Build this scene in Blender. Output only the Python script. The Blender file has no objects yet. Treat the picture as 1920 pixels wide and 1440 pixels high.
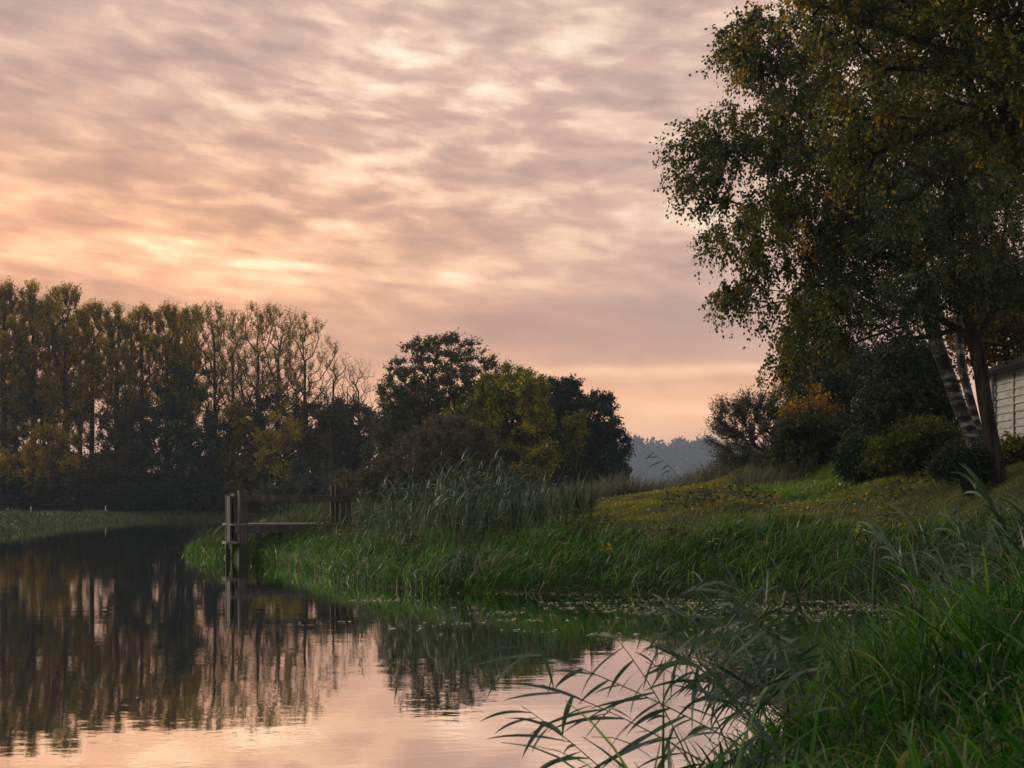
import bpy, math, random
import numpy as np
from mathutils import Vector
R = math.radians
S = bpy.context.scene
COL = S.collection
F = 2000.0; HOR = 940.0; CAMZ = 1.5          # focal length and horizon in photo pixels, eye height over the water

def at(px, py, d):
    return np.array([(px-960)/F*d, d, CAMZ+(HOR-py)/F*d])

# ------------------------------------------------------------------ helpers
def add_mesh(name, V, Q, mats, parent=None, tint=None, smooth=False, matidx=None):
    V = np.asarray(V, np.float32).reshape(-1, 3); Q = np.asarray(Q, np.int32).reshape(-1, 4)
    me = bpy.data.meshes.new(name)
    me.vertices.add(len(V)); me.vertices.foreach_set('co', V.ravel())
    me.loops.add(len(Q)*4); me.loops.foreach_set('vertex_index', Q.ravel())
    me.polygons.add(len(Q))
    me.polygons.foreach_set('loop_start', np.arange(len(Q), dtype=np.int32)*4)
    if not isinstance(mats, (list, tuple)): mats = [mats]
    for m in mats: me.materials.append(m)
    if matidx is not None: me.polygons.foreach_set('material_index', np.asarray(matidx, np.int32))
    me.polygons.foreach_set('use_smooth', np.full(len(Q), smooth, bool))
    if tint is not None:
        a = me.attributes.new('tint', 'FLOAT', 'POINT'); a.data.foreach_set('value', np.asarray(tint, np.float32))
    me.update(calc_edges=True); me.validate()
    o = bpy.data.objects.new(name, me); COL.objects.link(o)
    if parent: o.parent = parent
    return o

def thing(name, label, cat, loc=(0, 0, 0), group=None, rz=0):
    o = bpy.data.objects.new(name, None); COL.objects.link(o)
    o.location = [float(c) for c in loc]; o.rotation_euler = (0, 0, rz); o.empty_display_size = .3
    o['label'] = label; o['category'] = cat
    if group: o['group'] = group
    return o

def tag(o, label, cat, group=None, kind=None):
    o['label'] = label; o['category'] = cat
    if group: o['group'] = group
    if kind: o['kind'] = kind
    return o

def struct(o, label, cat):
    return tag(o, label, cat, kind='structure')

def copy_tree(o, label=None):
    r = o.copy(); COL.objects.link(r)
    if label: r['label'] = label
    for ch in list(o.children):
        c = ch.copy(); COL.objects.link(c); c.parent = r
        for g in list(ch.children):
            d = g.copy(); COL.objects.link(d); d.parent = c
    return r

class Soup:
    """collects quad geometry"""
    def __init__(s): s.V = []; s.Q = []; s.T = []; s.M = []; s.n = 0
    def add(s, V, Q, tint=None, mi=0):
        V = np.asarray(V, float).reshape(-1, 3); Q = np.asarray(Q, int).reshape(-1, 4)
        s.V.append(V); s.Q.append(Q+s.n); s.n += len(V)
        s.T.append(np.zeros(len(V)) if tint is None else np.broadcast_to(np.asarray(tint, float), (len(V),)))
        s.M.append(np.full(len(Q), mi))
    def build(s, name, mats, parent=None, smooth=False):
        return add_mesh(name, np.concatenate(s.V), np.concatenate(s.Q), mats, parent, np.concatenate(s.T), smooth, np.concatenate(s.M))

def norm(a):
    return a/np.maximum(np.linalg.norm(a, axis=-1, keepdims=True), 1e-9)

def box(c, half, ax=None, ay=None, az=None, jit=0, rng=None):
    ax = np.array([1, 0, 0.]) if ax is None else np.asarray(ax, float)
    az = np.array([0, 0, 1.]) if az is None else np.asarray(az, float)
    ay = np.cross(az, ax) if ay is None else np.asarray(ay, float)
    c = np.asarray(c, float)
    V = []
    b = min(half)*.12
    for sx in (-1, 1):
        for sy in (-1, 1):
            for sz in (-1, 1):
                V.append(c+sx*half[0]*ax+sy*half[1]*ay+sz*half[2]*az)
    V = np.array(V)
    if rng is not None and jit: V = V+rng.normal(0, jit, V.shape)
    Q = [[0, 1, 3, 2], [4, 6, 7, 5], [0, 4, 5, 1], [2, 3, 7, 6], [0, 2, 6, 4], [1, 5, 7, 3]]
    return V, np.array(Q)

def bevel(o, w=.008):
    m = o.modifiers.new('bevel', 'BEVEL'); m.width = w; m.segments = 2; m.limit_method = 'ANGLE'
    return o

def tube(P, r, k=6):
    """tapered tube along polyline P with radii r, capped by collapsing"""
    P = np.asarray(P, float); r = np.broadcast_to(np.asarray(r, float), (len(P),))
    d = norm(np.gradient(P, axis=0)); ref = np.array([.31, .93, .2])
    u = norm(np.cross(d, ref)); v = np.cross(d, u)
    a = np.arange(k)*2*np.pi/k
    ring = P[:, None, :]+r[:, None, None]*(np.cos(a)[None, :, None]*u[:, None, :]+np.sin(a)[None, :, None]*v[:, None, :])
    V = ring.reshape(-1, 3); Q = []
    for i in range(len(P)-1):
        for j in range(k):
            Q.append([i*k+j, i*k+(j+1) % k, (i+1)*k+(j+1) % k, (i+1)*k+j])
    return V, np.array(Q)

def blades(base, heading, length, width, lean, bend, n=4, twist=0, rng=None, tipw=.12, prof=None):
    """N curved tapered blades as strips of n quads. heading: azimuth, lean: start angle from vertical, bend: added angle at tip"""
    N = len(base); t = np.linspace(0, 1, n+1)
    hx = np.stack([np.cos(heading), np.sin(heading), np.zeros(N)], 1)
    th = lean[:, None]+bend[:, None]*t[None, :]**1.4
    seg = length[:, None]/n
    thm = .5*(th[:, 1:]+th[:, :-1])
    h = np.concatenate([np.zeros((N, 1)), np.cumsum(np.sin(thm)*seg, 1)], 1)
    z = np.concatenate([np.zeros((N, 1)), np.cumsum(np.cos(thm)*seg, 1)], 1)
    C = base[:, None, :]+h[:, :, None]*hx[:, None, :]+z[:, :, None]*np.array([0, 0, 1.])
    side = np.stack([-np.sin(heading), np.cos(heading), np.zeros(N)], 1)
    nrm = np.stack([-np.cos(th)*1.0, np.sin(th)], 2)          # in (h,z)
    nv = nrm[:, :, :1]*hx[:, None, :]+nrm[:, :, 1:]*np.array([0, 0, 1.])
    tw = (np.asarray(twist)+np.zeros(N))[:, None]*(.4+t[None, :])
    sd = np.cos(tw)[:, :, None]*side[:, None, :]+np.sin(tw)[:, :, None]*nv
    if prof is None: prof = np.where(t < .35, .75+.25*t/.35, 1-((t-.35)/.65)**1.6*(1-tipw))
    w = width[:, None]*prof[None, :]*.5
    V = np.stack([C-w[:, :, None]*sd, C+w[:, :, None]*sd], 2).reshape(-1, 3)
    b = (np.arange(N)*(n+1)*2)[:, None]
    i = np.arange(n)[None, :]*2
    Q = np.stack([b+i, b+i+1, b+i+3, b+i+2], 2).reshape(-1, 4)
    return V, Q

def leafquads(P, D, size, rng, aspect=.55, fold=.25):
    """one folded diamond leaf per point, D: leaf direction, size: length"""
    N = len(P); D = norm(D)
    r = rng.normal(size=(N, 3)); s = norm(np.cross(D, r)); nn = np.cross(D, s)
    size = np.broadcast_to(size, (N,))[:, None]
    m = P+D*size*.45
    V = np.stack([P, m+s*size*aspect*.5+nn*size*fold*.3, P+D*size, m-s*size*aspect*.5+nn*size*fold*.3], 1).reshape(-1, 3)
    Q = np.arange(N*4).reshape(N, 4)
    return V, Q

# ------------------------------------------------------------------ materials
def new_mat(name):
    m = bpy.data.materials.new(name); m.use_nodes = True
    nt = m.node_tree; nt.nodes.clear()
    out = nt.nodes.new('ShaderNodeOutputMaterial')
    return m, nt, out

def ramp(nt, stops, interp='LINEAR'):
    r = nt.nodes.new('ShaderNodeValToRGB'); r.color_ramp.interpolation = interp
    e = r.color_ramp.elements
    while len(e) < len(stops): e.new(.5)
    for i, (p, c) in enumerate(stops):
        e[i].position = p; e[i].color = (*c, 1)
    return r

def leaf_mat(name, stops, rough=.5, trans=.3, spec=.2, sat=1.2):
    m, nt, out = new_mat(name)
    at_ = nt.nodes.new('ShaderNodeAttribute'); at_.attribute_name = 'tint'
    r = ramp(nt, stops); nt.links.new(at_.outputs['Fac'], r.inputs[0])
    p = nt.nodes.new('ShaderNodeBsdfPrincipled'); p.inputs['Roughness'].default_value = rough
    p.inputs['Specular IOR Level'].default_value = spec
    nt.links.new(r.outputs[0], p.inputs['Base Color'])
    t = nt.nodes.new('ShaderNodeBsdfTranslucent')
    g = nt.nodes.new('ShaderNodeHueSaturation'); g.inputs['Saturation'].default_value = sat; g.inputs['Value'].default_value = 1.5
    nt.links.new(r.outputs[0], g.inputs['Color']); nt.links.new(g.outputs[0], t.inputs['Color'])
    mx = nt.nodes.new('ShaderNodeMixShader'); mx.inputs[0].default_value = trans
    nt.links.new(p.outputs[0], mx.inputs[1]); nt.links.new(t.outputs[0], mx.inputs[2]); nt.links.new(mx.outputs[0], out.inputs[0])
    return m

def noise_mat(name, stops, scale=4, detail=6, rough=.8, stretch=(1, 1, 1), bump=.0, spec=.3, second=None):
    m, nt, out = new_mat(name)
    tc = nt.nodes.new('ShaderNodeTexCoord'); mp = nt.nodes.new('ShaderNodeMapping')
    mp.inputs['Scale'].default_value = stretch; nt.links.new(tc.outputs['Object'], mp.inputs[0])
    n = nt.nodes.new('ShaderNodeTexNoise'); n.inputs['Scale'].default_value = scale; n.inputs['Detail'].default_value = detail
    n.inputs['Roughness'].default_value = .65
    nt.links.new(mp.outputs[0], n.inputs['Vector'])
    r = ramp(nt, stops); nt.links.new(n.outputs['Fac'], r.inputs[0])
    p = nt.nodes.new('ShaderNodeBsdfPrincipled'); p.inputs['Roughness'].default_value = rough; p.inputs['Specular IOR Level'].default_value = spec
    nt.links.new(r.outputs[0], p.inputs['Base Color'])
    if bump:
        b = nt.nodes.new('ShaderNodeBump'); b.inputs['Strength'].default_value = bump; b.inputs['Distance'].default_value = .03
        nt.links.new(n.outputs['Fac'], b.inputs['Height']); nt.links.new(b.outputs[0], p.inputs['Normal'])
    nt.links.new(p.outputs[0], out.inputs[0])
    return m

M = {}
M['bark'] = noise_mat('bark', [(.35, (.010, .008, .006)), (.65, (.055, .044, .034))], 14, stretch=(1, 1, .18), bump=1., rough=.95, spec=.1)
M['bark_grey'] = noise_mat('bark_grey', [(.3, (.05, .045, .04)), (.7, (.12, .105, .09))], 6, stretch=(1, 1, .25), bump=.5)
M['birch_bark'] = noise_mat('birch_bark', [(.46, (.010, .009, .008)), (.52, (.04, .037, .033)), (.60, (.17, .16, .145)), (.8, (.34, .325, .30))], 3.4, 10, .75, (.9, .9, 2.3), .5)
M['wood'] = noise_mat('weathered_wood', [(.3, (.017, .013, .011)), (.5, (.042, .034, .029)), (.7, (.09, .074, .064))], 9, 9, .75, (1, 1, .15), .6)
def dark_foot(m):  # darkens the wood towards its foot, with a noisy edge
    nt = m.node_tree; p = [n for n in nt.nodes if n.type == 'BSDF_PRINCIPLED'][0]; src = p.inputs['Base Color'].links[0].from_socket
    tc = [n for n in nt.nodes if n.type == 'TEX_COORD'][0]; sx = nt.nodes.new('ShaderNodeSeparateXYZ'); nt.links.new(tc.outputs['Object'], sx.inputs[0])
    nz = nt.nodes.new('ShaderNodeTexNoise'); nz.inputs['Scale'].default_value = 5; nt.links.new(tc.outputs['Object'], nz.inputs[0])
    ma = nt.nodes.new('ShaderNodeMath'); ma.operation = 'MULTIPLY_ADD'; ma.inputs[1].default_value = -.5; nt.links.new(nz.outputs[0], ma.inputs[0]); nt.links.new(sx.outputs[2], ma.inputs[2])
    mr = nt.nodes.new('ShaderNodeMapRange'); mr.inputs[1].default_value = .05; mr.inputs[2].default_value = .35; nt.links.new(ma.outputs[0], mr.inputs[0])
    mx = nt.nodes.new('ShaderNodeMix'); mx.data_type = 'RGBA'; mx.inputs[6].default_value = (.012, .015, .008, 1); nt.links.new(mr.outputs[0], mx.inputs[0]); nt.links.new(src, mx.inputs[7]); nt.links.new(mx.outputs[2], p.inputs['Base Color'])
dark_foot(M['wood'])
M['wood_deck'] = noise_mat('deck_wood', [(.3, (.05, .043, .04)), (.7, (.16, .14, .125))], 5, 8, .6, (.3, 1, 1), .3)
M['poplar'] = leaf_mat('poplar_leaf', [(0, (.050, .045, .008)), (.5, (.22, .155, .010)), (1, (.44, .27, .012))], .5, .5)
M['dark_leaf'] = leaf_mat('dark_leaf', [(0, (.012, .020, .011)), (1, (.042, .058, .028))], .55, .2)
M['yellow_leaf'] = leaf_mat('yellow_leaf', [(0, (.05, .045, .008)), (.5, (.20, .15, .014)), (1, (.45, .33, .025))], .5, .35)
M['yellowgreen'] = leaf_mat('yellow_green_leaf', [(0, (.028, .040, .010)), (.5, (.085, .095, .012)), (1, (.44, .36, .025))], .5, .4)
M['brown_leaf'] = leaf_mat('brown_leaf', [(0, (.034, .029, .015)), (1, (.11, .085, .040))], .55, .25)
M['olive'] = leaf_mat('olive_leaf', [(0, (.028, .034, .012)), (1, (.095, .095, .026))], .5, .3)
M['birch'] = leaf_mat('birch_leaf', [(0, (.022, .034, .010)), (.55, (.072, .082, .015)), (.85, (.17, .13, .014)), (1, (.36, .21, .012))], .42, .3)
M['ash'] = leaf_mat('ash_leaf', [(0, (.020, .034, .013)), (.6, (.058, .082, .024)), (.9, (.12, .11, .018)), (1, (.30, .17, .015))], .42, .3)
M['maple'] = leaf_mat('maple_leaf', [(0, (.022, .030, .008)), (.55, (.072, .078, .012)), (.9, (.20, .145, .012)), (1, (.38, .20, .012))], .45, .3)
M['orange'] = leaf_mat('orange_leaf', [(0, (.09, .05, .008)), (1, (.40, .22, .018))], .5, .35)
M['willow'] = leaf_mat('willow_leaf', [(0, (.030, .032, .022)), (1, (.10, .10, .07))], .45, .25)
M['hedge'] = leaf_mat('hedge_leaf', [(0, (.010, .022, .010)), (1, (.035, .065, .022))], .4, .2)
M['grass'] = leaf_mat('bank_grass', [(0, (.012, .034, .010)), (.6, (.050, .135, .016)), (.9, (.11, .20, .018)), (1, (.26, .20, .10))], .34, .35, .3)
M['near'] = leaf_mat('near_grass_blade', [(0, (.006, .018, .005)), (.6, (.022, .080, .008)), (.9, (.055, .13, .010)), (1, (.18, .14, .07))], .36, .45, .3)
M['grass_far'] = leaf_mat('far_grass', [(0, (.022, .034, .012)), (1, (.07, .085, .028))], .5, .25)
M['lawn'] = leaf_mat('lawn_grass', [(0, (.065, .085, .009)), (.7, (.20, .21, .014)), (1, (.30, .22, .022))], .5, .35)
M['drygrass'] = leaf_mat('dry_grass', [(0, (.05, .052, .034)), (1, (.15, .14, .095))], .6, .25)
M['reed'] = leaf_mat('reed_leaf', [(0, (.016, .034, .018)), (.7, (.045, .075, .032)), (1, (.13, .12, .06))], .45, .25, .4)
M['reed_stem'] = leaf_mat('reed_stem', [(0, (.05, .055, .025)), (1, (.11, .10, .05))], .5, .1)
M['litter'] = leaf_mat('fallen_leaf', [(0, (.10, .055, .015)), (.5, (.26, .16, .025)), (1, (.45, .33, .09))], .45, .2)
M['float'] = leaf_mat('floating_leaf', [(0, (.20, .16, .11)), (1, (.55, .48, .38))], .25, .05, .6)
M['white_paint'] = noise_mat('white_paint', [(.3, (.17, .165, .15)), (.5, (.30, .29, .275)), (.7, (.38, .37, .355))], 2.5, 9, .6, (1, 1, 3), .2)
M['grey_paint'] = noise_mat('grey_paint', [(.3, (.20, .20, .21)), (.7, (.30, .30, .31))], 5, rough=.45)
M['roof'] = noise_mat('roof_felt', [(.3, (.008, .0075, .007)), (.7, (.02, .018, .017))], 20, rough=1, bump=.3, spec=.05)
M['pale'] = noise_mat('pale_stake', [(.3, (.5, .48, .44)), (.7, (.7, .68, .62))], 10, rough=.6)

# ------------------------------------------------------------------ terrain
RIVER = np.array([(-60, -30), (-1.6, -30), (-1.3, 0), (-.7, 1.8), (.3, 3.1), (.80, 4.7), (1.45, 6.3), (2.45, 8.2), (3.7, 10.4), (5.2, 12.1), (6.8, 13.4), (7.0, 14.6), (6.0, 15.8), (4.5, 16.7), (3.9, 16.9),
    (3, 17.25), (2.1, 17.3), (1.2, 17.6), (.4, 17.4), (-.5, 17.7), (-1.5, 18.1), (-2.4, 19), (-3.1, 20.0), (-3.8, 21.5), (-5.0, 24.3), (-6.1, 26.4), (-7.0, 27.6), (-8.2, 29.0), (-9.2, 30.0), (-9.1, 31.2), (-8.2, 32), (-8.8, 35), (-10, 45), (-13, 60), (-12, 72),
    (-6, 79), (10, 86), (30, 96), (60, 110), (60, 120), (30, 106), (5, 97), (-12, 91), (-22, 90), (-29, 87), (-29.5, 80), (-27.2, 68), (-26, 60), (-23.6, 50), (-23, 46), (-24, 40), (-30, 30), (-60, 20)], float)

def river_dist(X, Y):
    P = np.stack([X.ravel(), Y.ravel()], 1); A = RIVER; B = np.roll(RIVER, -1, 0)
    best = np.full(len(P), 1e9); inside = np.zeros(len(P), bool)
    for a, b in zip(A, B):
        e = b-a; w = P-a
        t = np.clip((w@e)/(e@e), 0, 1)
        best = np.minimum(best, np.linalg.norm(w-t[:, None]*e, axis=1))
        c = (a[1] > P[:, 1]) != (b[1] > P[:, 1])
        with np.errstate(divide='ignore', invalid='ignore'):
            xi = (b[0]-a[0])*(P[:, 1]-a[1])/(b[1]-a[1])+a[0]
        inside ^= c & (P[:, 0] < xi)
    return np.where(inside, -best, best).reshape(X.shape)

def sst(a, b, x):
    t = np.clip((x-a)/(b-a), 0, 1); return t*t*(3-2*t)

def bumps(X, Y):
    return (.06*np.sin(1.7*X+.6*Y)+.05*np.sin(2.3*Y-1.1*X+1)+.035*np.sin(4.1*X+3.3*Y)+.03*np.sin(5.2*Y-2*X))

def height(X, Y):
    X = np.asarray(X, float); Y = np.asarray(Y, float)
    s = river_dist(X, Y)
    far = .85+.1*np.sin(X*.05)+.006*np.clip(Y-110, 0, 300)
    pen = .72+.62*sst(-1.5, 4.0, X)+.72*sst(19.5, 34, Y)*sst(1, 8.5, X)+1.25*sst(6.4, 11, X)+.3*sst(10.5, 20, X)
    near = .20+.19*np.clip(X, 0, 12)
    zl = near+(pen-near)*sst(12.5, 16.5, Y)
    zl = zl+(far-zl)*sst(38, 60, Y)
    zl = np.where(X < -16, .55+.10*sst(0, 20, -X-28), zl)
    w = np.where(Y < 60, 1.5, 1.6)
    z = np.where(s > 0, .02+zl*(1-np.exp(-np.maximum(s, 0)/w))+bumps(X, Y)*sst(0, 1.2, s)*sst(130, 40, Y), np.maximum(-1.2, -.02+s*.5))
    return z

def sgrid(lo, hi, dense_lo, dense_hi, step, grow):
    a = list(np.arange(dense_lo, dense_hi+1e-6, step)); st = step; x = dense_hi
    while x < hi: st *= grow; x += st; a.append(x)
    st = step; x = dense_lo; pre = []
    while x > lo: st *= grow; x -= st; pre.append(x)
    return np.array(pre[::-1]+a)
gx = sgrid(-1500, 1500, -12, 14, .22, 1.07); gy = sgrid(-60, 2500, 0, 36, .22, 1.05)
GX, GY = np.meshgrid(gx, gy); GZ = height(GX, GY)
ny, nx = GX.shape
idx = np.arange(nx*ny).reshape(ny, nx)
Qg = np.stack([idx[:-1, :-1], idx[:-1, 1:], idx[1:, 1:], idx[1:, :-1]], 2).reshape(-1, 4)

m, nt, out = new_mat('earth')
tc = nt.nodes.new('ShaderNodeTexCoord')
n1 = nt.nodes.new('ShaderNodeTexNoise'); n1.inputs['Scale'].default_value = .6; n1.inputs['Detail'].default_value = 8
n2 = nt.nodes.new('ShaderNodeTexNoise'); n2.inputs['Scale'].default_value = 14; n2.inputs['Detail'].default_value = 6
nt.links.new(tc.outputs['Object'], n1.inputs[0]); nt.links.new(tc.outputs['Object'], n2.inputs[0])
r1 = ramp(nt, [(.35, (.016, .018, .007)), (.6, (.042, .052, .011)), (.75, (.050, .050, .014))])
ad = nt.nodes.new('ShaderNodeMath'); ad.operation = 'ADD'; mu = nt.nodes.new('ShaderNodeMath'); mu.operation = 'MULTIPLY_ADD'
mu.inputs[1].default_value = .5; nt.links.new(n2.outputs[0], mu.inputs[0])
mu2 = nt.nodes.new('ShaderNodeMath'); mu2.operation = 'MULTIPLY'; mu2.inputs[1].default_value = .5; nt.links.new(n1.outputs[0], mu2.inputs[0]); nt.links.new(mu2.outputs[0], mu.inputs[2])
nt.links.new(mu.outputs[0], r1.inputs[0])
p = nt.nodes.new('ShaderNodeBsdfPrincipled'); p.inputs['Roughness'].default_value = .9; p.inputs['Specular IOR Level'].default_value = .15
b = nt.nodes.new('ShaderNodeBump'); b.inputs['Strength'].default_value = .6; b.inputs['Distance'].default_value = .05
nt.links.new(n2.outputs[0], b.inputs['Height']); nt.links.new(b.outputs[0], p.inputs['Normal'])
nt.links.new(r1.outputs[0], p.inputs['Base Color']); nt.links.new(p.outputs[0], out.inputs[0])
M['earth'] = m
o = add_mesh('ground', np.stack([GX, GY, GZ], 2).reshape(-1, 3), Qg, m, smooth=True)
struct(o, 'dark earthy ground of the riverbanks and lawn', 'ground')

# water: one sheet, gently rippled
m, nt, out = new_mat('water')
tc = nt.nodes.new('ShaderNodeTexCoord')
def wnoise(scale, stretch, detail):
    mp = nt.nodes.new('ShaderNodeMapping'); mp.inputs['Scale'].default_value = stretch
    nt.links.new(tc.outputs['Object'], mp.inputs[0])
    n = nt.nodes.new('ShaderNodeTexNoise'); n.inputs['Scale'].default_value = scale; n.inputs['Detail'].default_value = detail
    nt.links.new(mp.outputs[0], n.inputs['Vector']); return n
wa = wnoise(1.0, (1.0, 2.2, 1), 2); wb = wnoise(7.0, (1.0, 2.0, 1), 2)
b1 = nt.nodes.new('ShaderNodeBump'); b1.inputs['Strength'].default_value = 1; b1.inputs['Distance'].default_value = .0024
b2 = nt.nodes.new('ShaderNodeBump'); b2.inputs['Strength'].default_value = 1; b2.inputs['Distance'].default_value = .0004
wc = wnoise(.12, (1, 1.6, 1), 2); rw = ramp(nt, [(.38, (.25, .25, .25)), (.62, (1, 1, 1))]); nt.links.new(wc.outputs[0], rw.inputs[0]); nt.links.new(rw.outputs[0], b1.inputs['Strength']); nt.links.new(wa.outputs[0], b1.inputs['Height']); nt.links.new(wb.outputs[0], b2.inputs['Height']); nt.links.new(b1.outputs[0], b2.inputs['Normal'])
gl = nt.nodes.new('ShaderNodeBsdfGlossy'); gl.inputs['Roughness'].default_value = .015; gl.inputs['Color'].default_value = (1, 1, 1, 1)
df = nt.nodes.new('ShaderNodeBsdfDiffuse'); df.inputs['Color'].default_value = (.010, .011, .008, 1)
fr = nt.nodes.new('ShaderNodeFresnel'); fr.inputs['IOR'].default_value = 2.6
fm = nt.nodes.new('ShaderNodeMapRange'); fm.inputs[1].default_value = .15; fm.inputs[2].default_value = .6; fm.inputs[3].default_value = .72; fm.inputs[4].default_value = .97
nt.links.new(fr.outputs[0], fm.inputs[0])
mx = nt.nodes.new('ShaderNodeMixShader'); nt.links.new(fm.outputs[0], mx.inputs[0]); nt.links.new(df.outputs[0], mx.inputs[1]); nt.links.new(gl.outputs[0], mx.inputs[2])
for nd in (b2,):
    nt.links.new(nd.outputs[0], gl.inputs['Normal']); nt.links.new(nd.outputs[0], fr.inputs['Normal'])
nt.links.new(mx.outputs[0], out.inputs[0])
wx = np.linspace(-75, 75, 31); wy = np.linspace(-45, 135, 37); WX, WY = np.meshgrid(wx, wy)
wi = np.arange(31*37).reshape(37, 31)
o = add_mesh('water', np.stack([WX, WY, 0*WX], 2), np.stack([wi[:-1, :-1], wi[:-1, 1:], wi[1:, 1:], wi[1:, :-1]], 2), m)
struct(o, 'calm dark river water mirroring the pink sky and trees', 'water')

# ------------------------------------------------------------------ trees
def ell_points(rng, blobs, n, shell=.5):
    """points inside a union of ellipsoids (x,y,z,rx,ry,rz[,w]); shell<1/3 pushes them outward"""
    B = np.array([b[:6] for b in blobs], float)
    w = np.array([(b[6] if len(b) > 6 else 1)*b[3]*b[4]*b[5] for b in blobs])**.75
    k = rng.choice(len(B), n, p=w/w.sum())
    d = norm(rng.normal(size=(n, 3))); r = rng.random(n)**shell
    return B[k, :3]+d*r[:, None]*B[k, 3:6]

def grow(rng, targets, trunks, bal=.35, up=.6, seg=.6, curve=.35, wob=.06):
    """skeleton that joins every target to the trunk polylines; returns nodes, parents"""
    P = []; par = []; L = []; dirs = []
    for poly, attach in trunks:
        prev = -1
        if attach is not None:
            prev = int(np.argmin(np.linalg.norm(np.array(P)-np.asarray(attach), axis=1)))
        for q in poly:
            q = np.asarray(q, float)
            P.append(q); par.append(prev)
            if prev < 0: L.append(0.); dirs.append(np.array([0, 0, 1.]))
            else:
                d = q-P[prev]; L.append(L[prev]+np.linalg.norm(d)); dirs.append(norm(d))
            prev = len(P)-1
    root = P[0]; ntr = len(P)
    order = np.argsort(np.linalg.norm(targets-root, axis=1))
    cap = ntr+len(targets)*14
    PA = np.zeros((cap, 3)); LA = np.zeros(cap); n = ntr
    PA[:n] = P; LA[:n] = L
    tips = []
    first_ok = max(1, int(ntr*.25))
    for t in order:
        q = targets[t]
        dv = q-PA[:n]; dist = np.linalg.norm(dv, axis=1)
        cost = dist+bal*LA[:n]+up*np.maximum(0, dist*.35-dv[:, 2])
        cost[:first_ok] += 1e3
        i = int(np.argmin(cost)); a = PA[i]; d = dist[i]
        if d < .05: continue
        k = max(1, min(12, int(d/seg)))
        c = a+dirs[i]*d*curve+np.array([0, 0, up*.12*d])
        prev = i
        for j in range(1, k+1):
            s = j/k
            x = (1-s)**2*a+2*s*(1-s)*c+s*s*q
            if j < k: x = x+rng.normal(0, wob*seg, 3)
            PA[n] = x; dd = x-PA[prev]; LA[n] = LA[prev]+np.linalg.norm(dd); par.append(prev); dirs.append(norm(dd)); prev = n; n += 1
        tips.append(prev)
    return PA[:n].copy(), np.array(par), np.array(tips), ntr

def radii(P, par, tips, ntr, r0, rtip, ex=2.1):
    n = len(P); c = np.zeros(n); c[tips] = 1
    has = np.zeros(n, bool)
    has[par[par >= 0]] = True
    c[~has] = np.maximum(c[~has], 1)
    for i in range(n-1, 0, -1):
        if par[i] >= 0: c[par[i]] += c[i]
    r = np.maximum(c, 1)**(1/ex); r = r/r[0]*r0
    r = np.maximum(r, rtip)
    for i in range(1, n):
        if par[i] >= 0: r[i] = min(r[i], r[par[i]])
    return r

def wood(P, par, r, soup, mi=0, thick=.04):
    d = np.zeros_like(P); has = par >= 0
    d[has] = norm(P[has]-P[par[has]]); d[~has] = (0, 0, 1)
    ref = np.array([.31, .93, .2])
    c = np.where(has)[0]; p = par[c]
    cont = r[c] > .7*r[p]
    r1 = np.where(cont, r[p], r[c]*1.1); d1 = np.where(cont[:, None], d[p], d[c])
    for sel, k in ((r1 > thick, 8), (r1 <= thick, 3)):
        if not sel.any(): continue
        cc = c[sel]; pp = p[sel]; a = np.arange(k)*2*np.pi/k
        def ring(C, D, rr):
            u = norm(np.cross(D, ref)); v = np.cross(D, u)
            return C[:, None, :]+rr[:, None, None]*(np.cos(a)[None, :, None]*u[:, None, :]+np.sin(a)[None, :, None]*v[:, None, :])
        A = ring(P[pp], d1[sel], r1[sel]); B = ring(P[cc], d[cc], r[cc])
        V = np.concatenate([A, B], 1).reshape(-1, 3); N = len(cc)
        b = (np.arange(N)*2*k)[:, None]; j = np.arange(k)[None, :]; j2 = (j+1) % k
        Q = np.stack([b+j, b+j2, b+k+j2, b+k+j], 2).reshape(-1, 4)
        soup.add(V, Q, mi=mi)

def foliage(rng, T, center, ntw, tl, nl, lsize, out=.6, rnd=.8, grav=0., jit=.03, tint=(.4, .25, .15), leafdown=.2, aspect=.55, twigs=None, twr=.004):
    """leaf sprays: ntw twigs at each target T, nl leaves along each twig"""
    n = len(T)*ntw
    B = np.repeat(T, ntw, 0); ct = np.repeat(rng.normal(tint[0], tint[1], len(T)), ntw)
    o = norm(B-center)
    D = norm(o*out+norm(rng.normal(size=(n, 3)))*rnd+np.array([0, 0, grav]))
    L = tl*(.5+rng.random(n))
    t = (np.arange(nl)+.5)/nl
    t = np.clip(t[None, :]+rng.normal(0, .08, (n, nl)), .02, 1.05)
    X = B[:, None, :]+D[:, None, :]*(L[:, None]*t)[:, :, None]
    if grav < 0: X[:, :, 2] += grav*.5*(L[:, None]*t)*t
    X = X+rng.normal(0, jit, X.shape)
    LD = D[:, None, :]*.6+norm(rng.normal(size=X.shape))*.9; LD[:, :, 2] -= leafdown
    ti = np.clip(ct[:, None]+rng.normal(0, tint[2], (n, nl)), 0, 1)
    V, Q = leafquads(X.reshape(-1, 3), LD.reshape(-1, 3), lsize*(.7+.6*rng.random(n*nl)), rng, aspect)
    if twigs is not None:
        A = B; E = B+D*L[:, None]
        if grav < 0: E[:, 2] += grav*.5*L
        P = np.concatenate([A, E]); par = np.concatenate([np.full(n, -1), np.arange(n)])
        wood(P, par, np.concatenate([np.full(n, twr), np.full(n, twr*.5)]), twigs)
    return V, Q, np.repeat(ti.ravel(), 4)

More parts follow.
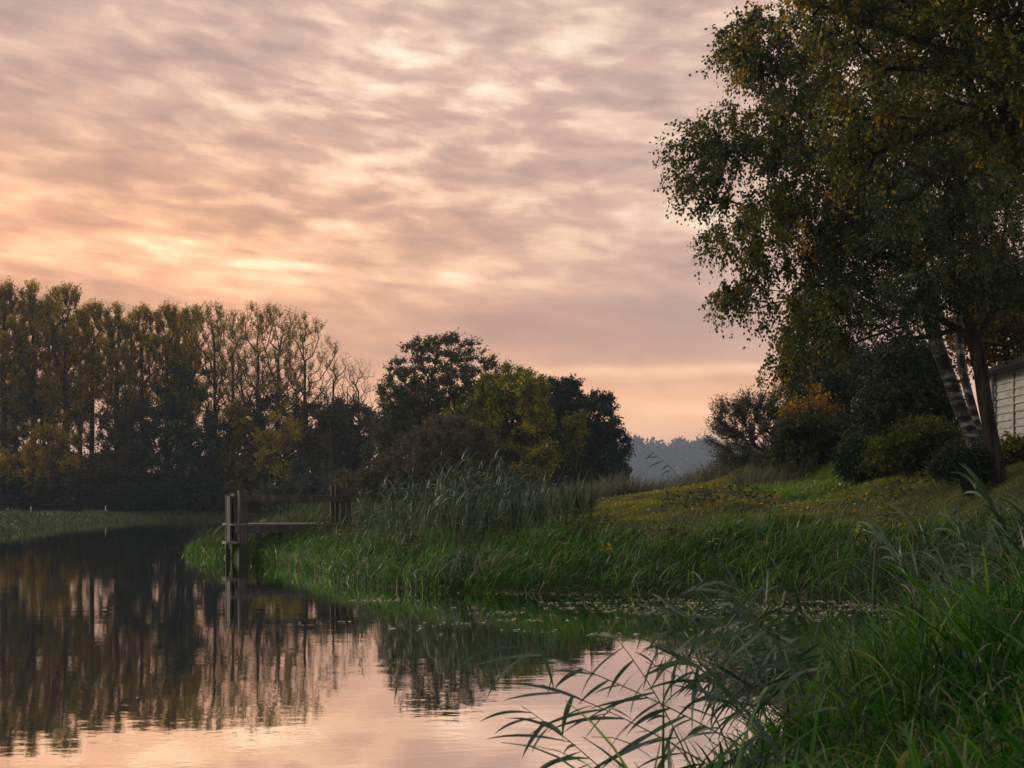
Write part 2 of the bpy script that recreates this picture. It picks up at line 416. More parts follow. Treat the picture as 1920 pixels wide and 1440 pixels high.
def make_tree(name, label, cat, root, blobs, seed, mat, bark='bark', n=120, trunks=None, r0=.15, rtip=.008, ntw=6, tl=.5, nl=8, lsize=.12, shell=.45,
              bal=.35, up=.6, seg=.6, group=None, fol=None, inner=0.0, twigs=True, curve=.35, names=('trunk', 'crown'), tf=None, wob=.06):
    """tree thing at root; blobs are world ellipsoids"""
    rng = np.random.default_rng(seed); root = np.asarray(root, float)
    bl = [(b[0]-root[0], b[1]-root[1], b[2]-root[2], *b[3:]) for b in blobs]
    T = ell_points(rng, bl, n, shell)
    if tf is not None: T = T[tf(T+root)]
    cen = np.average(np.array([b[:3] for b in bl]), axis=0); cen[2] *= .8
    if trunks is None:
        top = max(b[2]+b[5]*.3 for b in bl); k = 6
        trunks = [([np.array([rng.normal(0, .02)*top*(i > 0), rng.normal(0, .02)*top*(i > 0), top*i/k])+np.array([cen[0], cen[1], 0])*(i/k)**1.5 for i in range(k+1)], None)]
    else:
        trunks = [([np.asarray(q)-root for q in poly], None if a is None else np.asarray(a)-root) for poly, a in trunks]
    P, par, tips, ntr = grow(rng, T, trunks, bal, up, seg, curve, wob)
    r = radii(P, par, tips, ntr, r0, rtip)
    t = thing(name, label, cat, root, group)
    ws = Soup(); wood(P, par, r, ws)
    f = dict(out=.6, rnd=.8, grav=0., jit=.03, tint=(.4, .25, .15), leafdown=.2, aspect=.55); f.update(fol or {})
    TT = P[tips]
    if inner:
        thin = np.where((r < .03+rtip*2))[0]; thin = thin[thin >= ntr]
        TT = np.concatenate([TT, P[rng.choice(thin, int(len(TT)*inner))]])
    V, Q, ti = foliage(rng, TT, cen, ntw, tl, nl, lsize, twigs=ws if twigs else None, twr=rtip*.6, **f)
    ws.build(names[0], M[bark], t, smooth=True)
    add_mesh(names[1], V, Q, mat, t, ti)
    return t

def gz(x, y): return float(height(np.array([x]), np.array([y]))[0])
def ground_at(px, d):
    x = (px-960)/F*d; return np.array([x, d, gz(x, d)-.05])

def blob(px, py, d, rx, rz, ry=None, w=1):
    """ellipsoid centred at a photo point, rx/rz in photo pixels, ry depth radius in metres"""
    c = at(px, py, d); k = d/F
    return (c[0], c[1], c[2], rx*k, (ry if ry else rx*k), rz*k, w)

# ---- the row of tall poplars on the far bank: six models, copied
def poplar_model(seed, leafy, H=20., wid=1.0):
    b = [(0, 0, .74*H, .115*H*wid, .115*H*wid, .25*H, 1.2), (0, 0, .50*H, .09*H*wid, .09*H*wid, .2*H, .8), (0, 0, .93*H, .06*H*wid, .06*H*wid, .07*H, 1.5)]
    tr = [([(0, 0, -.3), (.05, .02, .1*H), (-.08, .05, .2*H), (.06, -.05, .32*H), (-.04, .08, .45*H), (.05, 0, .6*H), (0, 0, .78*H)], None)]
    ntw, nl = ((9, 7), (6, 5), (2, 3))[leafy]
    return make_tree('poplar_tree', 'x', 'poplar', (0, 0, 0), b, seed, M['poplar'], n=(200, 240, 300)[leafy], trunks=tr, r0=.24, rtip=(.016, .011, .009)[leafy],
                     ntw=ntw, tl=.75, nl=nl, lsize=(.155, .145, .13)[leafy], shell=.36, bal=.30, up=1.5, seg=1.2, curve=(.20, .14, .10)[leafy], wob=.01,
                     fol=dict(out=.35, rnd=.55, grav=.75, jit=.07, tint=((.45, .40, .35)[leafy], .25, .18)), inner=(.5, .35, .2)[leafy], group='poplars in a row along the far bank')
POP = [poplar_model(11, 0), poplar_model(12, 0, wid=1.15), poplar_model(13, 0, wid=.9), poplar_model(14, 1, wid=1.2), poplar_model(15, 1, wid=1.5), poplar_model(16, 2, wid=1.9)]
ROW = [(-105, 535, 96, 0, 'tall leafy poplar just outside the left edge of the far bank row'),
       (-45, 531, 99, 1, 'tall leafy poplar half cut off by the left picture edge'),
       (6, 527, 94, 2, 'leafy tall poplar standing at the left picture edge'),
       (62, 528, 97, 0, 'tall leafy poplar second from the left edge, its crown among the highest'),
       (122, 531, 95, 1, 'tall leafy golden poplar, last of the highest group at the left'),
       (172, 562, 99, 2, 'leafy poplar just right of the highest group at the left'),
       (218, 569, 96, 0, 'olive leafy poplar left of the dark bushy tree, next to the dip in the row'),
       (266, 572, 100, 1, 'olive leafy poplar directly left of the dark bushy tree'),
       (312, 566, 97, 2, 'leafy poplar rising behind the dark bushy tree on its left'),
       (358, 571, 101, 1, 'golden leafy poplar rising straight behind the dark bushy tree'),
       (402, 566, 96, 3, 'slim half bare poplar right behind the dark bushy tree'),
       (436, 580, 101, 3, 'thinly leaved poplar between the dark bushy tree and the bare poplars'),
       (484, 573, 94, 4, 'half bare poplar with two clear stems above the yellow bushes'),
       (522, 573, 98, 4, 'half bare broad poplar at the highest point of the bare group'),
       (572, 592, 100, 4, 'half bare poplar on the sloping right shoulder of the row'),
       (625, 648, 97, 5, 'nearly bare wide spreading poplar at the right end of the row'),
       (672, 668, 103, 5, 'nearly bare poplar behind the right end of the row, next to the domed tree'),
       (28, 560, 108, 1, 'poplar in the second line, filling the gap at the left picture edge'),
       (92, 556, 110, 0, 'poplar in the second line behind the highest group'),
       (150, 575, 109, 2, 'poplar in the second line behind the golden one'),
       (242, 590, 110, 0, 'poplar in the second line behind the dip in the row'),
       (335, 588, 112, 1, 'poplar in the second line hidden low behind the dark bushy tree')]
used = set(); rr = random.Random(5)
for px, top, d, k, lab in ROW:
    o = POP[k] if k not in used else copy_tree(POP[k])
    used.add(k); o['label'] = lab
    g = ground_at(px, d); H = at(px, top, d)[2]-g[2]
    o.location = [float(v) for v in g]; s = H/20.3; o.scale = (s, s, s); o.rotation_euler.z = rr.uniform(0, 6.28)

# ---- other trees and bushes of the far bank
def bush(name, label, cat, px, d, blobs, seed, mat, **k):
    a = dict(n=90, r0=.10, rtip=.012, ntw=13, tl=.7, nl=8, lsize=.22, shell=.42, inner=.6, seg=.7)
    a.update(k)
    return make_tree(name, label, cat, ground_at(px, d), [blob(x, y, d+(q[0] if q else 0), rx, rz) for x, y, rx, rz, *q in blobs], seed, M[mat], **a)

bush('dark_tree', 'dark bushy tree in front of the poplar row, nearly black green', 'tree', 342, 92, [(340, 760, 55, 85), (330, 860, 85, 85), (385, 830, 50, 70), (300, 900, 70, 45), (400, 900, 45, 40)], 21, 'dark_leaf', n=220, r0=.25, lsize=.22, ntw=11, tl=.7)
bush('golden_bush', 'golden brown bush at the water edge, second from the left picture edge', 'bush', 105, 93, [(105, 830, 55, 35), (60, 870, 60, 45), (120, 880, 45, 45)], 22, 'poplar', n=110, fol=dict(tint=(.6, .2, .15)))
bush('dark_bush', 'low dark brown bush under the gap of sky in the left trees', 'bush', 160, 92, [(160, 905, 75, 45), (210, 890, 55, 50), (110, 915, 50, 35)], 23, 'brown_leaf', n=130, fol=dict(tint=(.2, .2, .15)))
bush('dark_bush', 'low blackish bush at the left picture edge beside the field', 'bush', 20, 94, [(15, 890, 60, 60), (-60, 880, 60, 70)], 24, 'dark_leaf', n=110)
bush('brown_bush', 'brown understorey bush left of the dark bushy tree', 'bush', 245, 96, [(240, 800, 50, 50), (230, 860, 50, 60)], 25, 'brown_leaf', n=100)
bush('olive_bush', 'olive bush low behind the golden bush at left', 'bush', 60, 101, [(40, 770, 70, 60), (110, 760, 50, 45), (10, 830, 50, 60)], 26, 'olive', n=140, fol=dict(tint=(.25, .2, .15)))
bush('yellow_bush', 'slender yellow bush directly right of the dark bushy tree', 'bush', 447, 93, [(445, 800, 20, 45), (443, 880, 28, 60)], 27, 'yellow_leaf', n=80, fol=dict(tint=(.35, .25, .15)))
bush('yellow_tree', 'bright yellow small tree at the foot of the half bare poplars', 'tree', 535, 93, [(540, 815, 26, 28), (505, 840, 30, 70), (540, 890, 25, 28), (520, 920, 28, 20)], 28, 'yellow_leaf', n=110, fol=dict(tint=(.6, .3, .15)), shell=.6)
bush('dark_bush', 'dark misty bush between the two yellow ones', 'bush', 480, 97, [(475, 800, 35, 60), (470, 890, 40, 55), (520, 780, 40, 40)], 29, 'dark_leaf', n=110)
bush('brown_tree', 'brown round tree with a pale trunk under the nearly bare poplars', 'tree', 617, 95, [(610, 785, 50, 45), (660, 800, 40, 50), (600, 840, 60, 40)], 30, 'brown_leaf', bark='bark_grey', n=150, r0=.2)
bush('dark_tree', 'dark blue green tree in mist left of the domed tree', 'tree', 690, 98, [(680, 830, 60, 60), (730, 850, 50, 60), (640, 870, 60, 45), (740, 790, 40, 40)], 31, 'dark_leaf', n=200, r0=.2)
bush('dark_bush', 'low misty grey green thicket behind the jetty rail', 'bush', 590, 91.8, [(580, 905, 70, 40), (530, 930, 60, 25), (650, 920, 60, 30)], 32, 'willow', n=130)  # paler leaf colour stands in for the mist behind the rail
bush('dark_bush', 'low dark thicket below the dark bushy tree on its right', 'bush', 420, 95, [(420, 930, 60, 30), (460, 925, 40, 30), (380, 925, 50, 30)], 33, 'brown_leaf', n=120, fol=dict(tint=(.2, .2, .1)))
bush('dark_bush', 'low dark thicket below the dark bushy tree on its left', 'bush', 270, 93, [(270, 920, 70, 38), (330, 930, 50, 28), (215, 930, 40, 25)], 34, 'dark_leaf', n=140)

bush('dark_thicket', 'low misty dark thicket on the far bank left of the middle group', 'bush', 660, 99, [(640, 915, 70, 35), (720, 915, 70, 35), (790, 915, 60, 35)], 35, 'dark_leaf', n=190)
bush('dark_thicket', 'low dark thicket under the nearly bare poplars', 'bush', 520, 101, [(520, 880, 60, 60), (580, 860, 50, 70), (470, 900, 50, 45)], 36, 'dark_leaf', n=190)
bush('dark_thicket', 'dark thicket on the left between the poplar trunks', 'bush', 100, 104, [(40, 890, 70, 50), (120, 900, 60, 45), (200, 880, 60, 60), (270, 860, 60, 70)], 37, 'brown_leaf', n=260, fol=dict(tint=(.2, .2, .15)))

for lab, x0, sd, mt in (('low dark undergrowth at the foot of the far trees, at the left picture edge', 0, 1, 'dark_leaf'), ('low dark undergrowth at the foot of the golden poplar', 170, 2, 'brown_leaf'),
        ('low dark undergrowth at the foot of the dark bushy tree', 330, 3, 'dark_leaf'), ('low dark undergrowth behind the left end of the jetty', 480, 4, 'dark_leaf')):
    bush('undergrowth', lab, 'undergrowth', x0, 106, [(x0-60, 940, 60, 18), (x0+10, 938, 60, 22), (x0+80, 940, 60, 18)], 120+sd, mt, n=150, r0=.06)

bush('dark_thicket', 'dark thicket directly right of the dark bushy tree, behind the yellow bush', 'bush', 400, 104, [(395, 850, 40, 60), (410, 900, 50, 40), (360, 880, 40, 50)], 38, 'dark_leaf', n=150)
# ---- the middle group
make_tree('domed_tree', 'tall domed tree with thin open top, centre of the middle group', 'tree', ground_at(822, 72),
          [blob(832, 742, 72, 120, 117, w=3), blob(760, 800, 72, 60, 60), blob(840, 800, 72, 100, 75, w=1.5), blob(745, 860, 72, 60, 50)], 41, M['olive'], n=1250, r0=.3, rtip=.010, ntw=6, tl=.42, nl=8, lsize=.14, shell=.30,
          bal=.3, up=.8, seg=.6, inner=.5, fol=dict(tint=(.2, .12, .15), grav=.25))
make_tree('yellow_green_tree', 'green tree turning bright yellow on its right side, beside the dark oak', 'tree', ground_at(945, 67),
          [blob(955, 752, 67, 72, 64), blob(915, 800, 67, 80, 60), blob(975, 770, 67, 62, 75, w=1.3), blob(900, 850, 67, 95, 70), blob(985, 850, 67, 55, 55), blob(950, 890, 67, 75, 40)], 42, M['yellowgreen'], n=900, r0=.25, rtip=.010, ntw=9, tl=.42, nl=8, lsize=.15, shell=.34, inner=.6, fol=dict(tint=(.46, .22, .14)))
bush('yellow_bush', 'small bright yellow bush at the foot of the yellow green tree', 'bush', 1010, 64, [(998, 745, 30, 42), (1008, 790, 26, 35), (1012, 860, 28, 24), (985, 890, 40, 20)], 43, 'yellowgreen', n=170, lsize=.13, tl=.4, fol=dict(tint=(.62, .25, .14)))
bush('brown_tree', 'misty brown bushy tree in front of the domed tree', 'tree', 850, 60, [(850, 830, 80, 45), (800, 870, 90, 50), (890, 880, 65, 45), (740, 890, 60, 40), (680, 905, 50, 28)], 44, 'brown_leaf', n=420, lsize=.14, tl=.5, ntw=10, fol=dict(tint=(.45, .25, .15)))
make_tree('oak_tree', 'dark broad oak at the right end of the middle group', 'tree', ground_at(1105, 74),
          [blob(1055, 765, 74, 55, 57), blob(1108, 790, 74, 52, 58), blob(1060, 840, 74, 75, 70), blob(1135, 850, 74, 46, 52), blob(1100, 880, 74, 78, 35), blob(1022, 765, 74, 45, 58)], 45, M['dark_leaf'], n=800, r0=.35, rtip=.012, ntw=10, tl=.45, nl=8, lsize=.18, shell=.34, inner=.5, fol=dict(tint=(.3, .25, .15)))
bush('yellow_bush', 'pale yellow green bush in front of the dark oak', 'bush', 1085, 70, [(1080, 810, 28, 34), (1070, 850, 24, 20)], 46, 'yellowgreen', n=60, lsize=.14, tl=.4, ntw=6, fol=dict(tint=(.55, .2, .1)))

# ---- right bank: birches, dark ash, overhanging maple
DB = 20.
bt = [at(1844, 892, DB), at(1822, 815, DB), at(1800, 765, DB), at(1778, 705, DB), at(1758, 650, DB), at(1742, 590, DB), at(1725, 500, DB), at(1700, 390, DB), at(1670, 260, DB), at(1640, 120, DB), at(1615, -20, DB), at(1600, -140, DB)]
l1 = [at(1660, 330, DB), at(1580, 270, DB-.3), at(1490, 240, DB-.4), at(1410, 235, DB-.3)]
l2 = [at(1620, 120, DB), at(1550, 80, DB+.3), at(1480, 62, DB+.3), at(1420, 60, DB+.2)]
l3 = [at(1640, 470, DB), at(1560, 430, DB+.4), at(1470, 420, DB+.5)]
l4 = [at(1680, 560, DB), at(1590, 530, DB-.4), at(1490, 540, DB-.5)]
make_tree('birch_tree', 'leaning white barked birch whose drooping crown reaches over the lawn', 'birch', bt[0],
          [blob(1485, 105, DB, 95, 75, 1.3), blob(1410, 80, DB, 62, 48, .9, 1.5), blob(1405, 235, DB, 115, 75, 1.4), blob(1315, 310, DB, 68, 85, 1.0), blob(1425, 430, DB, 95, 95, 1.4), blob(1385, 545, DB, 55, 50, .8),
           blob(1530, 300, DB, 120, 150, 1.8), blob(1520, 560, DB, 100, 95, 1.5), blob(1620, 60, DB, 130, 110, 1.8), blob(1680, 260, DB, 130, 160, 1.8), blob(1600, 440, DB, 110, 110, 1.5), blob(1475, 650, DB, 40, 40, .6)],
          51, M['birch'], 'birch_bark', n=700, trunks=[(bt, None), (l1, bt[7]), (l2, bt[9]), (l3, bt[6]), (l4, bt[5])], r0=.125, rtip=.005, ntw=8, tl=.40, nl=10, lsize=.068, shell=.38, bal=.2, up=.35, seg=.35,
          inner=.5, fol=dict(out=.35, rnd=.7, grav=-.7, jit=.03, leafdown=.7, aspect=.75, tint=(.40, .30, .14)))
b2 = [at(1852, 872, 22), at(1822, 760, 22), at(1803, 690, 22), at(1795, 600, 22), at(1800, 480, 22), at(1810, 330, 22), at(1800, 200, 22)]
make_tree('birch_tree', 'thinner upright white birch behind the leaning one', 'birch', b2[0],
          [blob(1800, 350, 22, 130, 150, 1.5), blob(1840, 180, 22, 120, 120, 1.5)], 52, M['birch'], 'birch_bark', n=220, trunks=[(b2, None)], r0=.085, rtip=.006, ntw=8, tl=.42, nl=9, lsize=.07, seg=.4, inner=.4,
          fol=dict(out=.35, rnd=.7, grav=-.6, leafdown=.7, aspect=.75, tint=(.3, .2, .15)))
DA = 18.8
a0 = [at(1876, 905, DA), at(1858, 815, DA), at(1846, 750, DA), at(1838, 690, DA), at(1828, 640, DA), at(1812, 590, DA), at(1795, 530, DA), at(1780, 440, DA), at(1770, 350, DA)]
a1 = [at(1850, 605, DA), at(1868, 560, DA), at(1880, 480, DA), at(1890, 380, DA)]
a2 = [at(1780, 580, DA-.3), at(1720, 560, DA-.5), at(1650, 560, DA-.6)]
make_tree('ash_tree', 'dark trunked forked tree with feathery green leaves in front of the birches', 'tree', a0[0],
          [blob(1690, 470, DA, 150, 130, 1.6), blob(1830, 430, DA, 130, 140, 1.8), blob(1630, 590, DA, 120, 70, 1.3), blob(1740, 545, DA, 110, 60, 1.5), blob(1900, 560, DA, 90, 90, 1.5), blob(1560, 620, DA, 70, 60, 1.0), blob(1850, 300, DA, 110, 80, 1.4)],
          53, M['ash'], 'bark', n=520, trunks=[(a0, None), (a1, a0[4]), (a2, a0[5])], r0=.12, rtip=.005, ntw=8, tl=.38, nl=10, lsize=.065, shell=.42, bal=.25, up=.5, seg=.35, inner=.4,
          fol=dict(out=.6, rnd=.8, grav=-.25, leafdown=.5, aspect=.42, tint=(.35, .25, .18)))
DM = 13.
m0 = [at(2230, 1000, DM), at(2220, 800, DM), at(2200, 550, DM), at(2180, 330, DM), at(2150, 150, DM), at(2120, -60, DM), at(2090, -250, DM)]
m1 = [at(2060, 230, DM), at(1920, 232, DM), at(1800, 232, DM+.2), at(1690, 240, DM+.2), at(1560, 232, DM+.1), at(1480, 205, DM)]
m2 = [at(2040, 190, DM), at(1920, 120, DM-.2), at(1780, 95, DM-.3), at(1650, 50, DM-.3), at(1540, 10, DM-.2), at(1450, -30, DM-.2)]
m3 = [at(1780, 240, DM+.2), at(1700, 262, DM+.4), at(1640, 290, DM+.5), at(1580, 310, DM+.6)]
m4 = [at(2050, -20, DM), at(1900, -30, DM+.5), at(1750, -60, DM+.7), at(1600, -90, DM+.8)]
make_tree('maple_tree', 'dark overhanging tree whose long level limbs enter at the upper right', 'tree', m0[0],
          [blob(1760, 60, DM, 200, 75, 1.3), blob(1850, 180, DM, 140, 80, 1.3), blob(1640, 225, DM, 150, 40, .9), blob(1560, 30, DM, 90, 50, .8), blob(1880, 0, DM, 150, 110, 1.5), blob(1950, 280, DM, 110, 60, 1.2), blob(1600, 310, DM, 60, 25, .5), blob(1750, -100, DM, 250, 80, 1.6), blob(2050, 100, DM, 150, 200, 1.6)],
          54, M['maple'], 'bark', n=560, trunks=[(m0, None), (m1, m0[3]), (m2, m0[4]), (m3, m1[2]), (m4, m0[5])], r0=.18, rtip=.004, ntw=7, tl=.34, nl=10, lsize=.058, shell=.45, bal=.15, up=.15, seg=.3, inner=.3,
          fol=dict(out=.5, rnd=.8, grav=-.05, leafdown=.35, aspect=.7, tint=(.35, .25, .18)))
bush('beech_tree', 'orange brown tree behind the trunks beside the shed', 'tree', 1900, 29, [(1890, 620, 90, 60, 0), (1830, 640, 50, 50), (1960, 600, 90, 90), (1860, 540, 80, 60)], 55, 'orange', n=240, lsize=.11, tl=.5, ntw=8, nl=8, r0=.14, rtip=.007, seg=.45, fol=dict(tint=(.1, .15, .12)))

# ---- shrubs of the right bank
make_tree('willow_shrub', 'grey leaved willow shrub reaching left over the lawn edge', 'shrub', ground_at(1470, 34),
          [blob(1395, 820, 34, 58, 55, 1.2), blob(1440, 780, 34, 55, 60, 1.2), blob(1460, 850, 34, 65, 50, 1.2), blob(1370, 790, 34, 28, 30, .6)], 61, M['willow'], n=260, r0=.12, rtip=.007, ntw=7, tl=.45, nl=10, lsize=.10, shell=.33, bal=.4, up=.5, seg=.35, inner=.4,
          fol=dict(out=.8, rnd=.45, grav=.3, aspect=.25, tint=(.45, .25, .2), leafdown=0))
S3 = dict(lsize=.10, tl=.4, ntw=9, nl=9, r0=.1, rtip=.007, seg=.4, n=170)
bush('dark_shrub', 'tall dark green shrub right behind the orange one', 'shrub', 1560, 33, [(1560, 720, 80, 80), (1530, 800, 80, 60), (1610, 800, 80, 70), (1570, 850, 90, 45)], 62, 'dark_leaf', **{**S3, 'n': 300})
bush('olive_tree', 'rounded grey green tree rising under the birch crown', 'tree', 1590, 37, [(1580, 690, 70, 50), (1640, 700, 60, 50), (1530, 720, 50, 45)], 63, 'willow', **{**S3, 'n': 240, 'fol': dict(tint=(.15, .15, .1))})
bush('orange_shrub', 'orange leaved shrub in front of the dark shrubs', 'shrub', 1520, 30, [(1512, 760, 38, 12), (1490, 778, 24, 9), (1528, 742, 12, 14), (1535, 775, 26, 12)], 64, 'orange', **{**S3, 'n': 26, 'ntw': 5, 'nl': 6, 'lsize': .085, 'fol': dict(tint=(.6, .3, .2), grav=.3)})
bush('green_shrub', 'olive green shrub below the orange leaves', 'shrub', 1520, 29.5, [(1500, 830, 40, 45), (1545, 840, 35, 45), (1500, 870, 45, 25)], 65, 'olive', **{**S3, 'n': 150, 'fol': dict(tint=(.1, .15, .1))})
bush('dark_shrub', 'blackish green shrub between the clipped bush and the birch trunk', 'shrub', 1690, 28, [(1690, 760, 70, 60), (1660, 800, 60, 50), (1740, 780, 55, 60), (1700, 690, 60, 55), (1745, 720, 40, 60)], 66, 'dark_leaf', **{**S3, 'n': 400})
bush('clipped_bush', 'rounded dense clipped green bush at the lawn edge', 'bush', 1612, 25, [(1612, 855, 40, 36), (1600, 868, 30, 26), (1635, 866, 30, 28)], 67, 'hedge', **{**S3, 'n': 240, 'shell': .2, 'lsize': .06, 'tl': .16})
bush('olive_shrub', 'loose yellowish green shrub left of the birch base', 'shrub', 1735, 23, [(1730, 825, 55, 28), (1690, 850, 45, 25), (1760, 850, 45, 25)], 68, 'yellowgreen', **{**S3, 'n': 150, 'lsize': .07, 'tl': .3, 'ntw': 7, 'fol': dict(tint=(.15, .2, .12))})
bush('low_shrub', 'dark leafy shrub hiding the foot of the leaning birch', 'bush', 1815, 19.0, [(1800, 868, 38, 22), (1835, 872, 30, 20), (1775, 876, 26, 14)], 71, 'dark_leaf', **{**S3, 'n': 110, 'lsize': .06, 'tl': .2, 'ntw': 8})
bush('yellow_weed', 'yellowish leafy plant at the corner of the shed', 'plant', 1905, 20.5, [(1905, 845, 30, 18), (1890, 858, 20, 12)], 69, 'yellowgreen', **{**S3, 'n': 50, 'lsize': .08, 'tl': .2, 'ntw': 6, 'fol': dict(tint=(.4, .2, .15))})
bush('low_shrub', 'low dark shrub between clipped bush and loose shrub', 'shrub', 1665, 24, [(1665, 868, 35, 20), (1690, 880, 30, 14)], 70, 'olive', **{**S3, 'n': 90, 'lsize': .07, 'tl': .25, 'fol': dict(tint=(.05, .1, .1))})

# ---- distant wood beyond the meadow: one mass
rng = np.random.default_rng(80)
fb = []
for x in np.arange(-860, 900, 24):
    pxx = 960+x*F/1100
    h = 22+rng.random()*6
    if 1130 < pxx < 1420: h = 61+rng.random()*5-16*sst(1340, 1420, pxx)
    elif pxx >= 1420: h = 40+rng.random()*8
    fb.append((x+rng.normal(0, 6), 1100+rng.normal(0, 15), h*.40, 20+rng.random()*8, 16, h*.62))
T = ell_points(rng, fb, 42000, .18)
V, Q, ti = foliage(rng, T, np.array([0, 1100, 2.]), 3, 2.6, 3, 4.0, tint=(.4, .25, .2), jit=.7)
o = add_mesh('far_wood', V, Q, M['dark_leaf'], None, ti)
tag(o, 'hazy blue distant wood beyond the meadow', 'wood', kind='stuff')

# ------------------------------------------------------------------ grass, stuff
def scatter(rng, n, x0, x1, y0, y1, smin=.05, smax=1e9, dens=None):
    X = rng.uniform(x0, x1, n); Y = rng.uniform(y0, y1, n); s = river_dist(X, Y)
    k = (s > smin) & (s < smax)
    if dens is not None: k &= rng.random(n) < dens(X, Y, s)
    X = X[k]; Y = Y[k]
    return np.stack([X, Y, height(X, Y)], 1), s[k]

def clumpf(X, Y, sc, seed):
    r = np.random.default_rng(seed); f = np.zeros_like(X)
    for _ in range(6):
        a = r.uniform(0, 6.28); k = sc*r.uniform(.6, 1.8); f += np.sin(k*(np.cos(a)*X+np.sin(a)*Y)+r.uniform(0, 6.28))
    return f/6**.5

def grass(name, label, P, rng, hgt, wid, mat, n=4, lean=.25, bend=.9, wind=0., windk=.3, tint=(.45, .25), hvar=.5, sc=1.5, cat='grass'):
    N = len(P); c = clumpf(P[:, 0], P[:, 1], sc, 3)
    L = hgt*(1-hvar+2*hvar*rng.random(N))*(1+.28*c)
    head = np.where(rng.random(N) < windk, wind+rng.normal(0, .6, N), rng.uniform(0, 6.28, N))
    c2 = clumpf(P[:, 0], P[:, 1], sc*1.7, 9)
    V, Q = blades(P-np.array([0, 0, .03]), head, L, wid*(.6+.8*rng.random(N)), np.abs(rng.normal(0, lean, N)), np.abs(rng.normal(bend, .45, N)), n, rng.normal(0, .5, N))
    t = np.clip(rng.normal(tint[0], tint[1], N)+.16*c2, 0, .93); t = np.where(rng.random(N) < .05, rng.uniform(.95, 1, N), t)
    o = add_mesh(name, V, Q, mat, None, np.repeat(t, (n+1)*2), True)
    return tag(o, label, cat, kind='stuff')

rng = np.random.default_rng(90)
P, s = scatter(rng, 100000, -9.5, 8.5, 15, 27.8, -.02, 6, lambda X, Y, s: (X/Y < .50)*(s < 4.5)*(1-sst(1.3, np.where(X > 1, 2.6, 5.), s)))
grass('bank_grass', 'lush green long grass on the slope of the opposite bank above the water', P, rng, .34, .016, M['grass'], wind=0., windk=.45, bend=1.3, tint=(.45, .3), lean=.4, sc=2.2)
P, s = scatter(rng, 26000, -9, 8, 15, 27, -.08, 1.0, lambda X, Y, s: (clumpf(X, Y, 3.0, 21) > .75)*1.)
grass('bank_sedge', 'broad bladed sedge tufts along the ragged water edge of the opposite bank', P, rng, .50, .024, M['reed'], n=6, wind=0., windk=.3, bend=1.3, lean=.45, tint=(.5, .25))
P, s = scatter(rng, 5000, -9, 8, 15, 26, .0, 5)
grass('dead_straw', 'pale flattened dead straw lying in the grass of the opposite bank', P, rng, .38, .012, M['drygrass'], n=5, wind=0., windk=.3, bend=.9, lean=.9, tint=(.6, .25))
P, s = scatter(rng, 60000, -5, 9, 16, 25, .8, 5.5, lambda X, Y, s: (clumpf(X, Y, 2.4, 31) > .8)*.5)
P[:, 2] += .12+.28*rng.random(len(P)); D = rng.normal(size=P.shape); D[:, 2] = np.abs(D[:, 2])*.3-.3
V, Q = leafquads(P, D, .085*(.6+.8*rng.random(len(P))), rng, .65)
o = add_mesh('bank_weeds', V, Q, M['olive'], None, np.repeat(np.clip(rng.normal(.5, .3, len(P)), 0, 1), 4)); tag(o, 'patches of low broad leaved weeds in the grass of the opposite bank', 'weeds', kind='stuff')
P, s = scatter(rng, 3000, -9.5, -6.6, 27.5, 31.5, -.1)
grass('tuft_grass', 'small green grass tuft on the water left of the jetty', P, rng, .3, .02, M['grass'], tint=(.6, .2))
P, s = scatter(rng, 30000, -11, 2, 26, 48, .0, 1e9)
grass('reedy_grass', 'pale green tall grass behind the jetty', P, rng, .6, .025, M['grass_far'], wind=0., windk=.6, bend=1.2)
P, s = scatter(rng, 230000, .0, 15, 15.5, 40, .8, 1e9, lambda X, Y, s: (X/Y < .56)*sst(.8, 2.2, s))
grass('lawn_grass', 'short mossy lawn sloping up to the trees', P, rng, .07, .016, M['lawn'], n=2, sc=.8, bend=.6)
P, s = scatter(rng, 16000, 6.2, 12.5, 23, 31, 1.8, 1e9)
grass('mound_grass', 'bright green grass on the little rise in front of the shrubs', P, rng, .16, .016, M['grass'], n=3, tint=(.85, .12))
P, s = scatter(rng, 40000, -46, -20, 44, 93, .0, 5)
P = P[(P[:, 0] < -20)]
grass('far_bank_grass', 'rough green grass along the edge of the left far bank', P, rng, .22, .05, M['grass_far'], bend=1.0, tint=(.6, .25))
P, s = scatter(rng, 30000, -60, -24, 60, 92, 3, 1e9)
grass('field_grass', 'mown green field on the left far bank', P, rng, .12, .07, M['grass_far'], n=2, tint=(.9, .1))
P, s = scatter(rng, 26000, 1, 20, 42, 52, .0, 1e9)
grass('dry_meadow_grass', 'pale dry tall grass along the back edge of the lawn', P, rng, .75, .03, M['drygrass'], wind=0., windk=.5)
P, s = scatter(rng, 16000, -13, 3, 60, 92, .0, 1e9)
grass('misty_grass', 'tall misty grass below the middle trees', P, rng, 1.0, .06, M['grass_far'])
P, s = scatter(rng, 1500, 6.3, 8.2, 28.5, 30.5, 0)
grass('pale_tuft', 'pale dry grass tuft below the willow shrub', P, rng, .55, .015, M['drygrass'], bend=.6)
